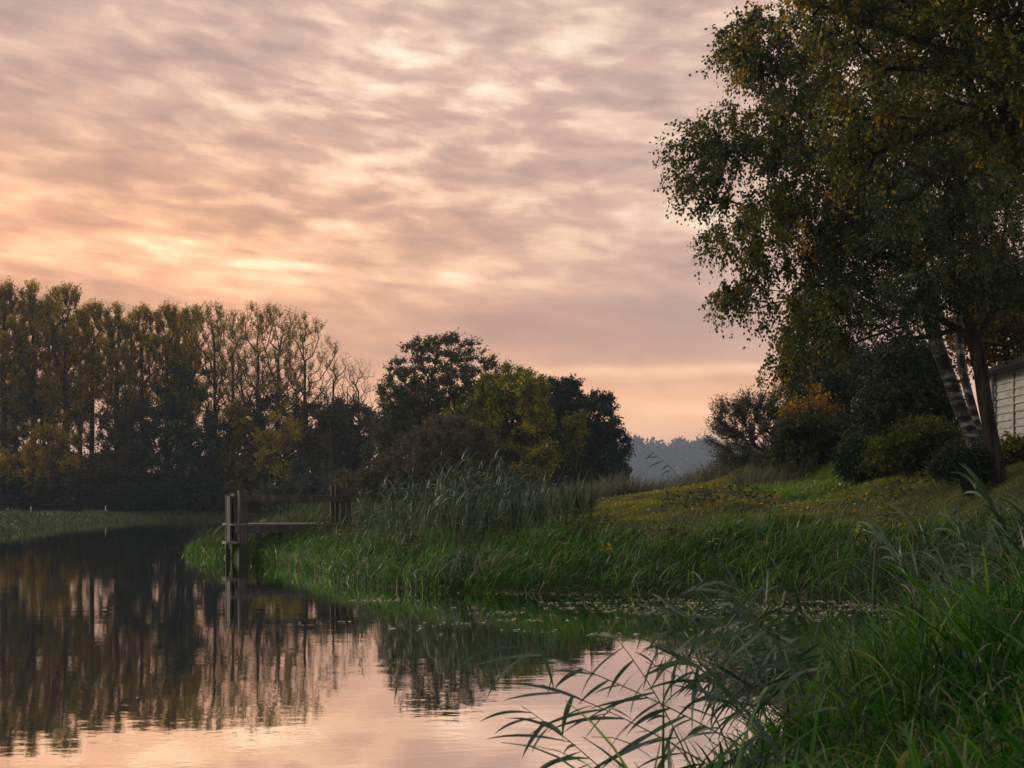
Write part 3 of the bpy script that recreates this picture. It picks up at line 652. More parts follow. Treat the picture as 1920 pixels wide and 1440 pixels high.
# near bank
def nearmask(X, Y, s): return (X/np.maximum(Y, .1) < .56)*(.35+.65*sst(9, 4, Y))
P, s = scatter(rng, 85000, -.6, 8.5, 2.6, 14.2, -.05, 1e9, nearmask)
grass('near_grass', 'thick dark green grass of the near bank in the lower right', P, rng, .37, .013, M['near'], n=6, wind=math.pi, windk=.15, bend=1.2, tint=(.45, .25), lean=.35)
P, s = scatter(rng, 7000, -.3, 7.5, 3.2, 14, -.1, 1e9, nearmask)
grass('near_sedge', 'broad bladed sedge standing out of the near bank grass', P, rng, .56, .024, M['near'], n=8, wind=math.pi, windk=.25, bend=1.3, tint=(.55, .25), lean=.3)
P, s = scatter(rng, 3000, 4.2, 8.5, 9, 16.5, -.1, 1e9, lambda X, Y, s: X/Y < .52)
grass('side_sedge', 'tall dark sedge on the right slope under the trees', P, rng, .9, .024, M['reed'], n=8, wind=math.pi, windk=.2, bend=1.4, tint=(.35, .25))

# fallen leaves
P, s = scatter(rng, 5200, .8, 14, 20.5, 38, 2.2, 1e9, lambda X, Y, s: (.35+.65*sst(2, 5, X)))
P[:, 2] += .05+.03*rng.random(len(P)); D = rng.normal(size=P.shape); D[:, 2] *= .12
V, Q = leafquads(P, D, .07*(.6+.8*rng.random(len(P))), rng, .7)
o = add_mesh('fallen_leaves', V, Q, M['litter'], None, np.repeat(rng.random(len(P)), 4)); tag(o, 'yellow fallen leaves scattered over the lawn', 'leaves', kind='stuff')
cxy = np.concatenate([np.stack([rng.normal(3.4, 1.4, 70), rng.normal(15.3, 1.0, 70)], 1), np.stack([rng.uniform(-2.2, 6, 60), rng.uniform(12, 18, 60)], 1), np.stack([rng.uniform(-20, -3, 50), rng.uniform(18, 60, 50)], 1), np.stack([rng.uniform(-3.5, .5, 5), rng.uniform(6, 12, 5)], 1)])
cn = rng.integers(2, 16, len(cxy)); cn[-55:] = rng.integers(1, 3, 55)
CC = np.repeat(cxy, cn, 0); X = CC[:, 0]+rng.normal(0, .22, len(CC)); Y = CC[:, 1]+rng.normal(0, .035, len(CC))
s = river_dist(X, Y); k = s < -.05; X = X[k]; Y = Y[k]
P = np.stack([X, Y, .006+.004*rng.random(len(X))], 1); D = rng.normal(size=P.shape); D[:, 2] = .0
a = rng.uniform(0, 6.28, len(P)); d = np.stack([np.cos(a), np.sin(a), 0*a], 1); sd = np.stack([-np.sin(a), np.cos(a), 0*a], 1)
sz = (.03+.045*rng.random(len(P)))[:, None]*(1+sst(20, 60, Y))[:, None]
V = np.stack([P, P+d*sz*.5+sd*sz*.33, P+d*sz, P+d*sz*.5-sd*sz*.33], 1); V[:, 2, 2] += .005
o = add_mesh('floating_leaves', V, np.arange(len(P)*4), M['float'], None, np.repeat(rng.random(len(P)), 4)); tag(o, 'small pale leaves floating on the dark water', 'leaves', kind='stuff')

# ------------------------------------------------------------------ reeds
def reed_geo(rng, H, lean, wind, nleaf, ll, lw, bend=.35, plume=0.0, up0=.5, droop=1.2, usd=.2):
    """stem polyline and leaf blades of one reed, origin at its base. wind: azimuth it leans to"""
    t = np.linspace(0, 1, 10); th = lean+bend*t**1.5
    h = np.concatenate([[0], np.cumsum(np.sin(th[1:])*H/9)]); z = np.concatenate([[0], np.cumsum(np.cos(th[1:])*H/9)])
    stem = np.stack([h*np.cos(wind), h*np.sin(wind), z], 1)
    leaves = []
    for i in range(nleaf):
        q = .28+.70*(i+rng.random()*.5)/nleaf; f = q*9; k = min(8, int(f)); b = stem[k]+(stem[k+1]-stem[k])*(f-k)
        side = (i % 2)*2-1
        az = wind+side*rng.uniform(.1, 1.4)
        leaves.append((b, az, ll*(.55+.7*rng.random())*(1-.35*(q-.3)), lw*(.7+.5*rng.random()), up0+rng.normal(0, usd), droop*(.4+1.0*rng.random())))
    return stem, leaves
def leaf_strip(L, n=8, tw=0.):
    b, az, ln, w, l0, be = L
    pr = np.array([.55, .85, 1., 1., .92, .78, .58, .33, .04])
    return blades(np.array([b]), np.array([az]), np.array([ln]), np.array([w]), np.array([l0]), np.array([be]), n, tw, prof=pr)
def reed_mesh(rng, name, *a, **k):
    stem, lv = reed_geo(rng, *a, **k); s = Soup()
    H = a[0]
    V, Q = tube(stem, np.linspace(.006, .0025, len(stem)), 5); s.add(V, Q, rng.random()*.6, 1)
    for L in lv:
        V, Q = leaf_strip(L, 8, rng.normal(0, .9)); s.add(V, Q, np.clip(rng.normal(.45, .25), 0, 1), 0)
    return s.build(name, [M['reed'], M['reed_stem']], None, True)

rng = np.random.default_rng(101); rr = random.Random(9)
# the reed bed on the opposite bank: eight models, copied
models = [reed_mesh(rng, 'reed', rng.uniform(1.65, 2.1), rng.uniform(.05, .3), rng.normal(0.1, .5), int(rng.integers(7, 12)), rng.uniform(.4, .65), rng.uniform(.022, .036), rng.uniform(.2, .7), up0=rng.uniform(.35, .8), droop=rng.uniform(.5, 1.4), usd=.3) for _ in range(9)]
spots = []
while len(spots) < 230:
    px = rr.gauss(820, 105) if rr.random() < .75 else rr.uniform(650, 1080)
    d = rr.uniform(19.6, 25.5); x = (px-960)/F*d
    if not 640 < px < 1090: continue
    s_ = float(river_dist(np.array([x]), np.array([d]))[0])
    if s_ < .45: continue
    spots.append((x, d, px))
for i, (x, y, px) in enumerate(spots):
    o = models[i % 9] if i < 9 else models[i % 9].copy()
    if i >= 9: COL.objects.link(o)
    hk = (1-.45*max(0, min(1, abs(px-815)/240)))*rr.choice([.7, .9, 1, 1.05])
    o.location = (x, y, gz(x, y)-.03); k = rr.uniform(.8, 1.12)*hk; o.scale = (k, k, k); o.rotation_euler.z = rr.gauss(0, .8)
    tag(o, 'grey green leafy reed bending in the reed bed beside the jetty', 'reed', 'reeds in the bed on the opposite bank')
for i in range(14):
    d = rr.uniform(19.4, 24.5); px = rr.uniform(660, 1070); x = (px-960)/F*d
    if float(river_dist(np.array([x]), np.array([d]))[0]) < .3: continue
    H = rr.uniform(.9, 1.7); a_ = rr.uniform(-.5, .9); rg = np.random.default_rng(900+i)
    stem = np.array([[0, 0, 0], [.1*a_*H, .02, H*.5], [.35*a_*H, .05, H*.93], [.5*a_*H+.12, .06, H*.86]]); sp_ = Soup()
    V, Q = tube(stem, [.007, .005, .004, .003], 5); sp_.add(V, Q, .9, 0)
    for k in range(3):
        V, Q = leaf_strip((stem[1+k % 2], rg.uniform(0, 6.28), .3, .018, 1.4, 1.2), 8, rg.normal()); sp_.add(V, Q, 1., 1)
    o = sp_.build('dead_reed', [M['drygrass'], M['drygrass']], None, True); o.location = (x, d, gz(x, d)-.03)
    tag(o, 'pale dead broken cane sticking out of the reed bed and bank grass', 'reed', 'dead canes on the opposite bank')
# bulrush leaves: dark upright broad blades right of the reeds
def bulrush(rng, name):
    s = Soup(); n = 11
    hd = rng.uniform(0, 6.28, n)
    V, Q = blades(np.stack([.07*np.cos(hd), .07*np.sin(hd), 0*hd], 1), hd, rng.uniform(.8, 1.25, n), np.full(n, .026), np.abs(rng.normal(.08, .08, n)), np.abs(rng.normal(.25, .3, n)), 6, rng.normal(0, .4, n))
    s.add(V, Q, np.repeat(np.clip(rng.normal(.2, .15, n), 0, 1), 14)); return s.build(name, [M['reed']], None, True)
bm = [bulrush(rng, 'bulrush_clump') for _ in range(4)]
for i in range(34):
    px = rr.uniform(880, 1105) if i > 6 else rr.uniform(690, 880); d = rr.uniform(20.2, 23.5); x = (px-960)/F*d
    o = bm[i % 4] if i < 4 else bm[i % 4].copy()
    if i >= 4: COL.objects.link(o)
    k = rr.uniform(.75, 1.1); o.location = (x, d, gz(x, d)-.02); o.scale = (k, k, k); o.rotation_euler.z = rr.uniform(0, 6.28)
    tag(o, 'dark upright clump of bulrush blades right of the reed bed', 'bulrush', 'bulrush clumps on the opposite bank')

def single_reed(label, base, H, lean, wind, nleaf, ll, lw, seed, bend=.35, up0=.6, droop=1.0, group=None, tint=.4, usd=.2):
    r = np.random.default_rng(seed); stem, lv = reed_geo(r, H, lean, wind, nleaf, ll, lw, bend, up0=up0, droop=droop, usd=usd)
    t = thing('reed', label, 'reed', base, group)
    V, Q = tube(stem, np.linspace(.005, .0018, len(stem)), 6); add_mesh('stem', V, Q, M['reed_stem'], t, np.full(len(V), .2), True)
    for L in lv:
        V, Q = leaf_strip(L, 8, r.choice([-1, 1])*r.uniform(.7, 1.7)); add_mesh('leaf', V, Q, M['reed'], t, np.full(len(V), np.clip(r.normal(tint, .2), 0, 1)), True)
    return t
PI = math.pi
def zb(px, d, dz=0): g = ground_at(px, d); g[2] = max(g[2], -.3)+dz; return g
single_reed('tall dark reed bending left across the view of the distant wood', zb(1345, 19.3), 2.05, .45, PI, 12, .34, .024, 1, .5, 1.7, .7)
single_reed('dark reed at the lawn edge right of the tall bent one', zb(1405, 19.4), 1.25, .2, PI, 9, .28, .022, 2, .5, 1.3, .8)
single_reed('dark reed with a nodding tip in front of the pale grass tuft', zb(1450, 18.8), 1.35, .3, PI-.3, 9, .3, .022, 3, .6, 1.3, .8)
single_reed('small pale reed on the bank edge below the willow shrub', zb(1520, 17.8), 1.05, .05, .2, 7, .3, .022, 4, .4, .8, .9)
single_reed('thin reed slanting over the bank grass left of the tall bent one', zb(1290, 18.6), 1.0, .35, PI, 7, .25, .02, 5, .4)
# near reeds that lean out over the bright water
NR = [(1.46, 5.3, .12, 1.75, 1.12, PI+.05, 'long reed reaching far left over the bright water, nearest the picture bottom'),
      (1.21, 4.9, .05, 1.25, 1.05, PI+.15, 'reed lying low over the bright water below the long one'),
      (.75, 4.7, .05, .95, .85, PI-.2, 'reed with broad leaves at the bottom edge under the long one'),
      (1.61, 5.6, .1, 1.25, .80, PI+.1, 'reed leaning left in the middle of the bright water'),
      (1.91, 6.3, .15, 1.25, .95, PI-.1, 'reed with many hanging leaves before the bright water, reaching farther left than its neighbours'),
      (2.01, 6.8, .15, 1.25, .70, PI+.2, 'reed with steep leaves against the last bright patch of water'),
      (2.21, 7.2, .1, 1.3, .85, PI-.15, 'reed bending over where the bright water meets the near grass'),
      (1.76, 5.9, .2, 1.1, .60, PI+.3, 'short reed in front of the many leaved one'),
      (2.11, 6.5, .2, 1.1, .55, PI, 'reed half sunk in the near grass beside the bright water'),
      (1.31, 4.5, .2, .9, .7, PI-.4, 'reed cut by the bottom picture edge right of the broad leaved one'),
      (1.86, 5.5, .2, 1.0, .75, PI+.1, 'arching reed in the near grass right of the bright water'),
      (2.41, 7.8, .1, 1.2, .8, PI+.1, 'reed farthest back on the near bank, against the dark water'),
      (2.16, 6.9, .1, 1.15, 1.0, PI-.25, 'low arching reed under the one that bends over the bright water'),
      (1.76, 6.1, .1, 1.2, 1.05, PI+.2, 'reed hanging low across the right part of the bright water'),
      (2.06, 7.0, .15, 1.0, .45, PI+.1, 'steeper reed rising behind the many leaved one')]
for i, (x, y, dz, H, lean, wind, lab) in enumerate(NR):
    single_reed(lab, (x, y, max(gz(x, y), -.05)), H, lean-.1, wind, 18, .38, .021, 300+i, .25, up0=1.75, droop=.55, tint=.2, usd=.5)
for i, (x, y, H, lean, lab) in enumerate([(4.6, 11.5, 1.35, .3, 'tall pale reed on the right slope bending under the trees'), (4.9, 11.0, 1.2, .2, 'broad dark reed on the right slope beside the tall pale one'),
        (5.2, 12.0, 1.4, .35, 'reed on the right slope nearest the birch base'), (4.1, 10.6, 1.1, .15, 'short reed at the foot of the right slope'), (5.0, 10.3, 1.2, .25, 'reed at the right picture edge above the near grass')]):
    single_reed(lab, (x, y, gz(x, y)), H, lean, PI*.95, 9, .6, .035, 400+i, .5, up0=.5, droop=1.3, tint=.45)

rq = random.Random(77)
for i in range(14):
    y = rq.uniform(5.2, 7.4); x = .80+(y-4.7)*.42+rq.uniform(-.1, .45)
    single_reed('thin dark reed in the tangle over the right end of the bright water', (x, y, max(gz(x, y), -.05)), rq.uniform(.8, 1.15), rq.uniform(.25, .95), PI+rq.uniform(-.5, .5), 12, rq.uniform(.3, .45), .016, 500+i, .4, up0=rq.uniform(1.0, 1.9), droop=.6, tint=.15, usd=.5, group='reeds tangled over the bright water')

# yellow leaved weeds on the bank
def weed(label, px, d, h, seed, tint, mat='yellowgreen', n=34):
    r = np.random.default_rng(seed); t = thing('leafy_weed', label, 'weed', zb(px, d))
    V, Q = tube(np.array([[0, 0, 0], [.02, 0, h*.5], [-.02, .01, h]]), [.006, .004, .002], 5); add_mesh('stem', V, Q, M['reed_stem'], t, np.full(len(V), .2), True)
    P = np.stack([r.normal(0, .05, n), r.normal(0, .05, n), h*(.35+.7*r.random(n))], 1); D = r.normal(size=(n, 3)); D[:, 2] = -.3
    V, Q = leafquads(P, D, .075*(.6+.6*r.random(n)), r, .75); add_mesh('leaves', V, Q, M[mat], t, np.repeat(np.clip(r.normal(tint, .15, n), 0, 1), 4))
weed('yellow leaved weed in the middle of the bank grass', 1340, 18.1, .36, 1, .62, n=18)
weed('large yellow green weed at the top of the bank', 1612, 17.2, .45, 2, .6)
weed('yellow green weed right of the large one at the top of the bank', 1690, 16.9, .45, 3, .55)
weed('yellow tinged weed on the bank left of the lawn leaves', 1140, 18.4, .4, 4, .6, n=18)

# ------------------------------------------------------------------ jetty
j0 = at(455, 1050, 27.); j0[2] = 0
A = np.array([.906, .423, 0]); B = np.array([-.423, .906, 0]); Z = np.array([0, 0, 1.])
jet = thing('jetty', 'weathered wooden fishing jetty with railing at the reed bed', 'jetty', j0)
def jb(name, a, b, z, ha, hb, hz, mat='wood', parent=None, bw=.006):
    V, Q = box(a*A+b*B+z*Z, (ha, hb, hz), A, B, Z, .003, rng); o = add_mesh(name, V, Q, M[mat], parent or jet); return bevel(o, bw)
jb('post', 0, 0, .80, .112, .11, .98)
jb('post', -.24, .75, .68, .05, .05, 1.0)
jb('post', 1.2, 0, .3, .09, .09, .52)
jb('post', 1.2, 1.15, .3, .09, .09, .52)
jb('post', .02, 1.15, .3, .09, .09, .52)
jb('post', .42, .06, .42, .06, .06, .42)
for k, (a, b, h) in enumerate([(2.33, .02, 1.93), (2.47, .10, 1.93), (2.62, .04, 1.94), (2.76, .02, 1.98)]):
    jb('post', a, b, h/2+.1, .052, .05, h/2-.1)
jb('side_panel', -.16, .42, 1.10, .03, .30, .60)
jb('side_panel', -.26, .40, 1.06, .025, .24, .58)
jb('rail', 1.32, -.145, 1.575, 1.42, .03, .08)
jb('rail', 2.98, .24, 1.66, .22, .03, .06)
jb('beam', 1.22, -.06, .79, 1.40, .05, .09)
jb('beam', 1.22, 1.1, .80, 1.36, .05, .075)
jb('beam', 1.5, .05, .55, .9, .03, .04)
for k in range(9):
    jb('deck_plank', 1.17, -.05+k*.142, .902+.004*rng.random(), 1.45+.03*rng.random(), .066, .022, 'wood_deck', bw=.004)
jb('step', -.32, .05, .46, .14, .30, .03, 'wood_deck')
jb('bracket', -.26, .05, .36, .03, .2, .07)
# bolt heads on the rail
for a, z in ((0.02, 1.575), (2.4, 1.575), (2.7, 1.575)):
    V, Q = tube([a*A-.172*B+z*Z, a*A-.182*B+z*Z, a*A-.183*B+z*Z], [.014, .014, .001], 8); add_mesh('bolt', V, Q, M['bark'], jet)
def pile(name, label, pos, n, sz, seed, parent_cat='leaf'):
    for i in range(n):
        r = np.random.default_rng(seed+i); p_ = pos+np.array([r.normal(0, .1), r.normal(0, .05), .02+.012*i])
        V, Q = leafquads(np.zeros((1, 3)), np.array([[r.normal(), r.normal(), .15]]), np.array([sz]), r, .75, .5)
        o = add_mesh(name, V, Q, M['litter'], None, np.full(4, .6)); o.location = p_
        tag(o, label, parent_cat, 'yellow leaves on the jetty deck')
pile('fallen_leaf', 'bright yellow leaf lying on the deck beside the jetty post', j0+.42*A+.0*B+.935*Z, 6, .10, 700)

# stakes
def stake(label, px, py, d, h, r):
    b_ = at(px, py, d); z0 = gz(b_[0], d)-.1; t = np.array([b_[0], d, 0])
    V, Q = tube([[0, 0, 0], [0, 0, b_[2]-z0-.01], [0, 0, b_[2]-z0]], [r, r, r*.2], 8)
    o = add_mesh('stake', V, Q, M['pale'], None, None, True); o.location = (b_[0], d, z0); tag(o, label, 'stake')
stake('short white stake on the edge of the left far bank field', 198, 948, 88, .8, .035)
stake('faint pale stake far left below the trees', 58, 950, 89, .8, .03)
V, Q = box((0, 0, 0), (.07, .04, .55), jit=.004, rng=rng)
o = bevel(add_mesh('fence_post', V, Q, M['wood'])); q = at(888, 930, 24.5); o.location = q+np.array([0, 0, -.45]); tag(o, 'grey wooden fence post standing among the reeds', 'post')
V, Q = box((0, 0, 0), (.05, .04, .6), jit=.004, rng=rng)
o = bevel(add_mesh('fence_post', V, Q, M['wood'])); q = at(1159, 925, 36); o.location = q+np.array([0, 0, -.5]); tag(o, 'thin dark fence post in the dry grass behind the lawn', 'post')

# ------------------------------------------------------------------ shed
sx, sy0, sy1 = 10.83, 15.5, 24.0
zf = 2.45; ze = 4.42
shed = thing('shed', 'white weatherboarded shed with dark roof at the right edge', 'shed', (sx, sy1, zf))
def sb(name, c, half, mat, parent=shed, bw=.004):
    V, Q = box(np.array(c)-np.array([sx, sy1, zf]), half); return bevel(add_mesh(name, V, Q, M[mat], parent), bw)
ws = Soup()
nb = 12; bh = (ze-zf)/nb
for i in range(nb):                       # lapped boards on the face towards the river and on the far gable
    z0 = zf+i*bh-.005; z1 = z0+bh+.012
    for (ya, yb) in ((sy0, 18.9), (18.9, 20.9), (20.9, 22.95), (22.95, sy1)):
        j = rng.normal(0, .004)
        v = np.array([[sx-.035+j, ya+.006, z0], [sx-.035+j, yb-.006, z0], [sx-.006+j, yb-.006, z1], [sx-.006+j, ya+.006, z1],
                      [sx+.03, ya+.006, z0], [sx+.03, yb-.006, z0], [sx+.03, yb-.006, z1], [sx+.03, ya+.006, z1]])-np.array([sx, sy1, zf])
        ws.add(v, [[0, 3, 2, 1], [0, 1, 5, 4], [3, 7, 6, 2], [0, 4, 7, 3], [1, 2, 6, 5], [4, 5, 6, 7]])
V, Q = box(np.array([sx+2, (sy0+sy1)/2, (zf+ze)/2+.0])-np.array([sx, sy1, zf]), (1.965, (sy1-sy0)/2-.03, (ze-zf)/2)); ws.add(V, Q)
ws.build('wall', M['white_paint'], shed)
for y in (18.9, 20.9, 22.95): sb('batten', (sx-.045, y, (zf+ze)/2), (.012, .028, (ze-zf)/2-.01), 'white_paint')
sb('corner_board', (sx-.02, sy1+.03, (zf+ze)/2), (.05, .05, (ze-zf)/2-.01), 'grey_paint')
rf = Soup()
e0 = np.array([sx-.32, 0, ze-.15]); e1 = np.array([sx+2.0, 0, ze+.87]); e2 = np.array([sx+4.3, 0, ze-.15])
for a_, b_ in ((e0, e1), (e1, e2)):
    q = []
    for dz in (0, .09):
        for p_ in (a_, b_):
            for y in (sy0-.3, sy1+.35): q.append(p_+np.array([0, y, dz]))
    q = np.array(q)-np.array([sx, sy1, zf])
    rf.add(q, [[0, 1, 3, 2], [4, 6, 7, 5], [0, 4, 5, 1], [2, 3, 7, 6], [0, 2, 6, 4], [1, 5, 7, 3]])
rf.build('roof', M['roof'], shed)
gs = Soup()                               # triangular gable ends under the roof slabs
for y in (sy0+.04, sy1-.04):
    g = np.array([[sx-.0, y+d, ze-.01] for d in (-.03, .03)]+[[sx+2.0, y+d, ze+.862] for d in (-.03, .03)]+[[sx+3.98, y+d, ze-.01] for d in (-.03, .03)])-np.array([sx, sy1, zf])
    gs.add(g, [[0, 2, 3, 1], [2, 4, 5, 3], [0, 1, 5, 4]])
    gs.add(g[[0, 2, 4, 4]]+np.array([0, 0, 0]), [[0, 1, 2, 3]]); gs.add(g[[1, 3, 5, 5]], [[0, 1, 2, 3]])
gs.build('gable', M['white_paint'], shed)
V, Q = tube(np.array([[sx-.10, sy1-.16, ze-.06], [sx-.10, sy1-.16, ze-.5], [sx-.10, sy1-.16, zf]])-np.array([sx, sy1, zf]), .05, 12); add_mesh('drainpipe', V, Q, M['grey_paint'], shed, None, True)

# ------------------------------------------------------------------ haze
V, Q = box((0, 640, 35), (950, 740, 37.3))
m, nt, out = new_mat('haze'); pv = nt.nodes.new('ShaderNodeVolumePrincipled')
pv.inputs['Color'].default_value = (.66, .80, 1.0, 1); pv.inputs['Density'].default_value = .00042; pv.inputs['Anisotropy'].default_value = .25
nt.links.new(pv.outputs[0], out.inputs['Volume'])
o = add_mesh('haze', V, Q, m); tag(o, 'thin evening haze over the river and meadow', 'haze', kind='stuff')

# ------------------------------------------------------------------ sky, sun, camera
W = bpy.data.worlds.new('World'); S.world = W; W.use_nodes = True
nt = W.node_tree; nt.nodes.clear()
LK = nt.links
class E:
    """math-node expressions"""
    def __init__(s, sock): s.s = sock
    def _b(s, o, op, rev=False):
        n = nt.nodes.new('ShaderNodeMath'); n.operation = op
        x, y = (o, s) if rev else (s, o)
        for i, v in enumerate((x, y)):
            if isinstance(v, E): LK.new(v.s, n.inputs[i])
            else: n.inputs[i].default_value = v
        return E(n.outputs[0])
    def __add__(s, o): return s._b(o, 'ADD')
    __radd__ = __add__
    def __sub__(s, o): return s._b(o, 'SUBTRACT')
    def __rsub__(s, o): return s._b(o, 'SUBTRACT', True)
    def __mul__(s, o): return s._b(o, 'MULTIPLY')
    __rmul__ = __mul__
    def __truediv__(s, o): return s._b(o, 'DIVIDE')
    def f(s, op, o=0.): return s._b(o, op)
def sm(e, a, b):
    n = nt.nodes.new('ShaderNodeMapRange'); n.interpolation_type = 'SMOOTHSTEP'; n.inputs[1].default_value = min(a, b); n.inputs[2].default_value = max(a, b)
    if a > b: n.inputs[3].default_value = 1; n.inputs[4].default_value = 0
    LK.new(e.s, n.inputs[0]); return E(n.outputs[0])
def vec(x, y, z=0.):
    n = nt.nodes.new('ShaderNodeCombineXYZ')
    for i, v in enumerate((x, y, z)):
        if isinstance(v, E): LK.new(v.s, n.inputs[i])
        else: n.inputs[i].default_value = v
    return n.outputs[0]
def noise(v, scale, detail=5, rough=.55, dist=0.):
    n = nt.nodes.new('ShaderNodeTexNoise'); n.inputs['Scale'].default_value = scale; n.inputs['Detail'].default_value = detail
    n.inputs['Roughness'].default_value = rough; n.inputs['Distortion'].default_value = dist; LK.new(v, n.inputs['Vector']); return E(n.outputs[0])
def mixc(f, a, b):
    n = nt.nodes.new('ShaderNodeMix'); n.data_type = 'RGBA'; n.clamp_factor = True
    if isinstance(f, E): LK.new(f.s, n.inputs[0])
    else: n.inputs[0].default_value = f
    for i, v in ((6, a), (7, b)):
        if isinstance(v, tuple): n.inputs[i].default_value = (*v, 1)
        else: LK.new(v, n.inputs[i])
    return n.outputs[2]
tc = nt.nodes.new('ShaderNodeTexCoord'); sp = nt.nodes.new('ShaderNodeSeparateXYZ'); LK.new(tc.outputs['Generated'], sp.inputs[0])
x, y, z = (E(sp.outputs[i]) for i in range(3))
az = x.f('ARCTAN2', y); el = z.f('ARCSINE')
def gauss(px, py, sx_, sy_, tilt=0.):
    """soft patch of cloud light round a compass direction and elevation"""
    a0 = math.atan((px-960)/F); e0_ = math.atan((HOR-py)/F*math.cos(a0))
    du = az-a0; dv = el-e0_-du*tilt
    q = (du*(F/sx_)).f('POWER', 2.)+(dv*(F/sy_)).f('POWER', 2.)
    return (q*-1.).f('EXPONENT')
zz = z.f('MAXIMUM', 0.)+.14
cx = x/zz; cy = y/zz
warp = noise(vec(cx, cy), 1.1, 3); wv = (warp-.5)*1.0
tl = az*.04                                                     # the cloud ripples fall slightly to the right
big = noise(vec(cx*.7+wv*.5, cy*1.0+wv*.6), 1.2, 4, .5)
puff = noise(vec(az*10.+wv*.5, (el+tl)*34.+wv*.9), 1.0, 5, .5, .3)
rip = noise(vec(az*20.+(el+tl)*14., (el+tl)*64.+wv*1.2), 1.0, 4, .5, .3)
strk = noise(vec(az*5.+wv*.3, (el+tl)*60.+wv*.7), 1.0, 4, .5, .2)
haze_ = noise(vec(az*2.5, (el+tl)*9.), 1.0, 2, .5)
tex = (big-.5)*.45+(puff-.5)*1.45+(rip-.5)*1.15+(haze_-.5)*.3
amp = sm(el, .04, .22)*.8+.2
calm = 1.-gauss(1120, 610, 420, 80)*.7
edge = (((puff+(rip-.5)*.35-.585)/.045).f('POWER', 2.)*-1.).f('EXPONENT')*gauss(760, 270, 420, 210, .1)
L = .50+tex*amp*calm*.66+edge*.05+gauss(760, 260, 430, 200, .1)*(puff+(rip-.5)*.5-.45).f('MAXIMUM', 0.)*.75+gauss(330, 490, 520, 60, -.05)*(strk-.45)*1.2
L = L+gauss(870, 140, 260, 90, -.15)*.09+gauss(640, 270, 420, 150, -.1)*.05+gauss(250, 470, 480, 70, -.10)*.17+gauss(620, 505, 360, 34, -.03)*.13+gauss(1260, 400, 150, 40)*.20+gauss(1200, 60, 300, 80)*.10
L = L+gauss(900, 532, 260, 12, -.02)*.10-gauss(1000, 600, 330, 55, 0.)*.20-gauss(1320, 620, 330, 70)*.14-gauss(30, 120, 560, 230)*.09-gauss(1150, 220, 260, 130)*.06-gauss(500, -60, 900, 120)*.05-gauss(1080, 330, 200, 40)*.08+gauss(1250, 694, 420, 12, .0)*.22+gauss(1250, 775, 700, 62)*.26
rp = nt.nodes.new('ShaderNodeValToRGB'); LK.new(L.s, rp.inputs[0]); e = rp.color_ramp.elements
stops = [(0.0, (.45, .305, .27)), (.25, (.585, .395, .332)), (.5, (.785, .53, .418)), (.72, (1.03, .74, .55)), (.9, (1.2, .97, .76)), (1.0, (1.35, 1.18, .98))]
while len(e) < len(stops): e.new(.5)
for i, (p_, c_) in enumerate(stops): e[i].position = p_; e[i].color = (*c_, 1)
col = rp.outputs[0]
# warmth: peach to the left and near the horizon, mauve grey to the right and higher up
warm = (gauss(150, 480, 800, 230)*1.0+gauss(1250, 770, 600, 100)*.9+gauss(0, 800, 900, 200)*.6).f('MINIMUM', 1.)
mw = nt.nodes.new('ShaderNodeMix'); mw.data_type = 'RGBA'; mw.blend_type = 'MULTIPLY'; mw.inputs[7].default_value = (1.22, .88, .63, 1); LK.new(warm.s, mw.inputs[0]); LK.new(col, mw.inputs[6]); col = mw.outputs[2]
cool = (gauss(1300, 150, 600, 420)).f('MINIMUM', 1.)
mc = nt.nodes.new('ShaderNodeMix'); mc.data_type = 'RGBA'; mc.blend_type = 'MULTIPLY'; mc.inputs[7].default_value = (.96, .965, .985, 1); LK.new(cool.s, mc.inputs[0]); LK.new(col, mc.inputs[6]); col = mc.outputs[2]
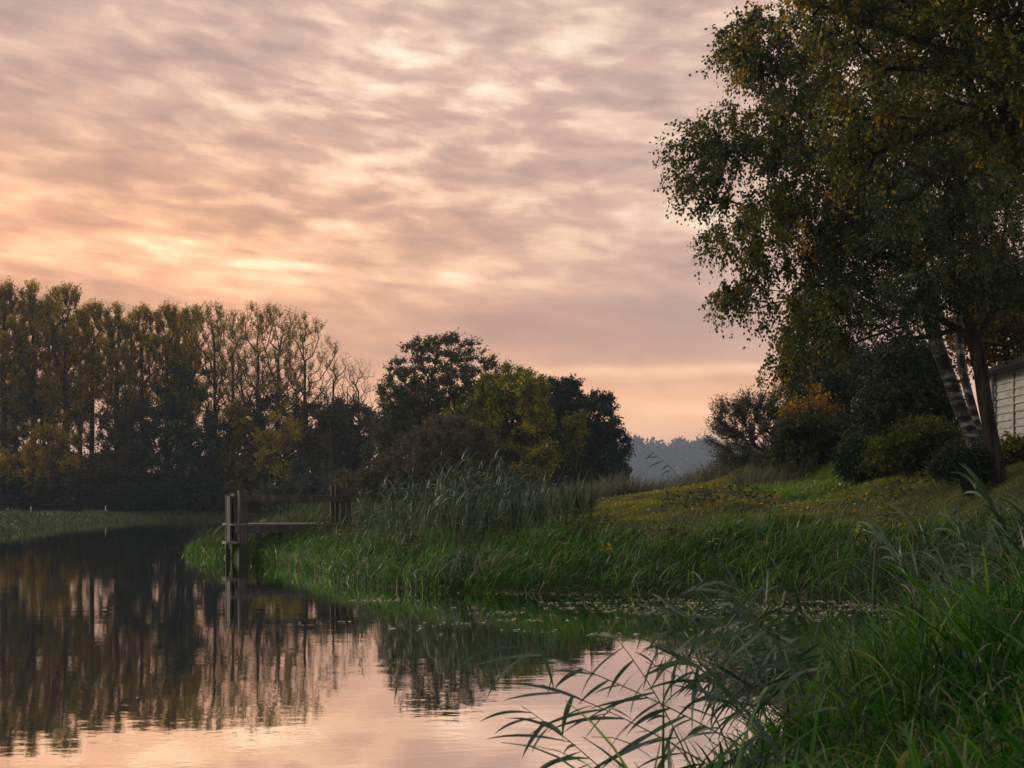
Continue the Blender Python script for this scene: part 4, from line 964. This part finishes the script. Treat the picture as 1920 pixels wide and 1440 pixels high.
# high and behind: unseen grey blue cloud, brightened to light the vegetation
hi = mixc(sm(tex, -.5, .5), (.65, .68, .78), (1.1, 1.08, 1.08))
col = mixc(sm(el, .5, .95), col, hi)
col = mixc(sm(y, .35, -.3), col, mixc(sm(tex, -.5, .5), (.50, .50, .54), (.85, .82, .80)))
sky = nt.nodes.new('ShaderNodeTexSky'); sky.sky_type = 'NISHITA'; sky.sun_disc = False
SUN_EL, SUN_AZ = 24., -72.                     # degrees; azimuth clockwise from straight ahead
sky.sun_elevation = R(SUN_EL); sky.sun_rotation = R(SUN_AZ); sky.air_density = 1.5; sky.dust_density = 3
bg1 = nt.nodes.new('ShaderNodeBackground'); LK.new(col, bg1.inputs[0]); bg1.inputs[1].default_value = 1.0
bg2 = nt.nodes.new('ShaderNodeBackground'); LK.new(sky.outputs[0], bg2.inputs[0]); bg2.inputs[1].default_value = .05
# clear sky shows only a little through the cloud sheet
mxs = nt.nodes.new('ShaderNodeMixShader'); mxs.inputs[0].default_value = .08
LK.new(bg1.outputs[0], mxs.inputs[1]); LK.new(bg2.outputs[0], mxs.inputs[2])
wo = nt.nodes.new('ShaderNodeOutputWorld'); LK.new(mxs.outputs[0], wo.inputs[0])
W.cycles.sampling_method = 'MANUAL'; W.cycles.sample_map_resolution = 1024

sl = bpy.data.lights.new('sun', 'SUN'); sl.energy = 2.0; sl.angle = R(20); sl.color = (1, .86, .66)
so = bpy.data.objects.new('sun', sl); COL.objects.link(so)
dv = Vector((math.sin(R(SUN_AZ))*math.cos(R(SUN_EL)), math.cos(R(SUN_AZ))*math.cos(R(SUN_EL)), math.sin(R(SUN_EL))))
so.rotation_euler = dv.to_track_quat('Z', 'Y').to_euler(); so.location = (0, 0, 60)

cd = bpy.data.cameras.new('camera'); cam = bpy.data.objects.new('camera', cd); COL.objects.link(cam); S.camera = cam
cam.location = (0, 0, CAMZ); cam.rotation_euler = (R(90), 0, 0)
cd.sensor_width = 36; cd.lens = 36*F/1920; cd.shift_y = (HOR-720)/1920; cd.clip_start = .1; cd.clip_end = 6000
cd.dof.use_dof = True; cd.dof.focus_distance = 24; cd.dof.aperture_fstop = 5.6

S.view_settings.view_transform = 'Standard'; S.view_settings.look = 'None'; S.view_settings.exposure = 0; S.view_settings.gamma = 1
S.cycles.max_bounces = 6; S.cycles.diffuse_bounces = 2; S.cycles.glossy_bounces = 3; S.cycles.transmission_bounces = 2; S.cycles.volume_bounces = 0
S.cycles.use_denoising = True
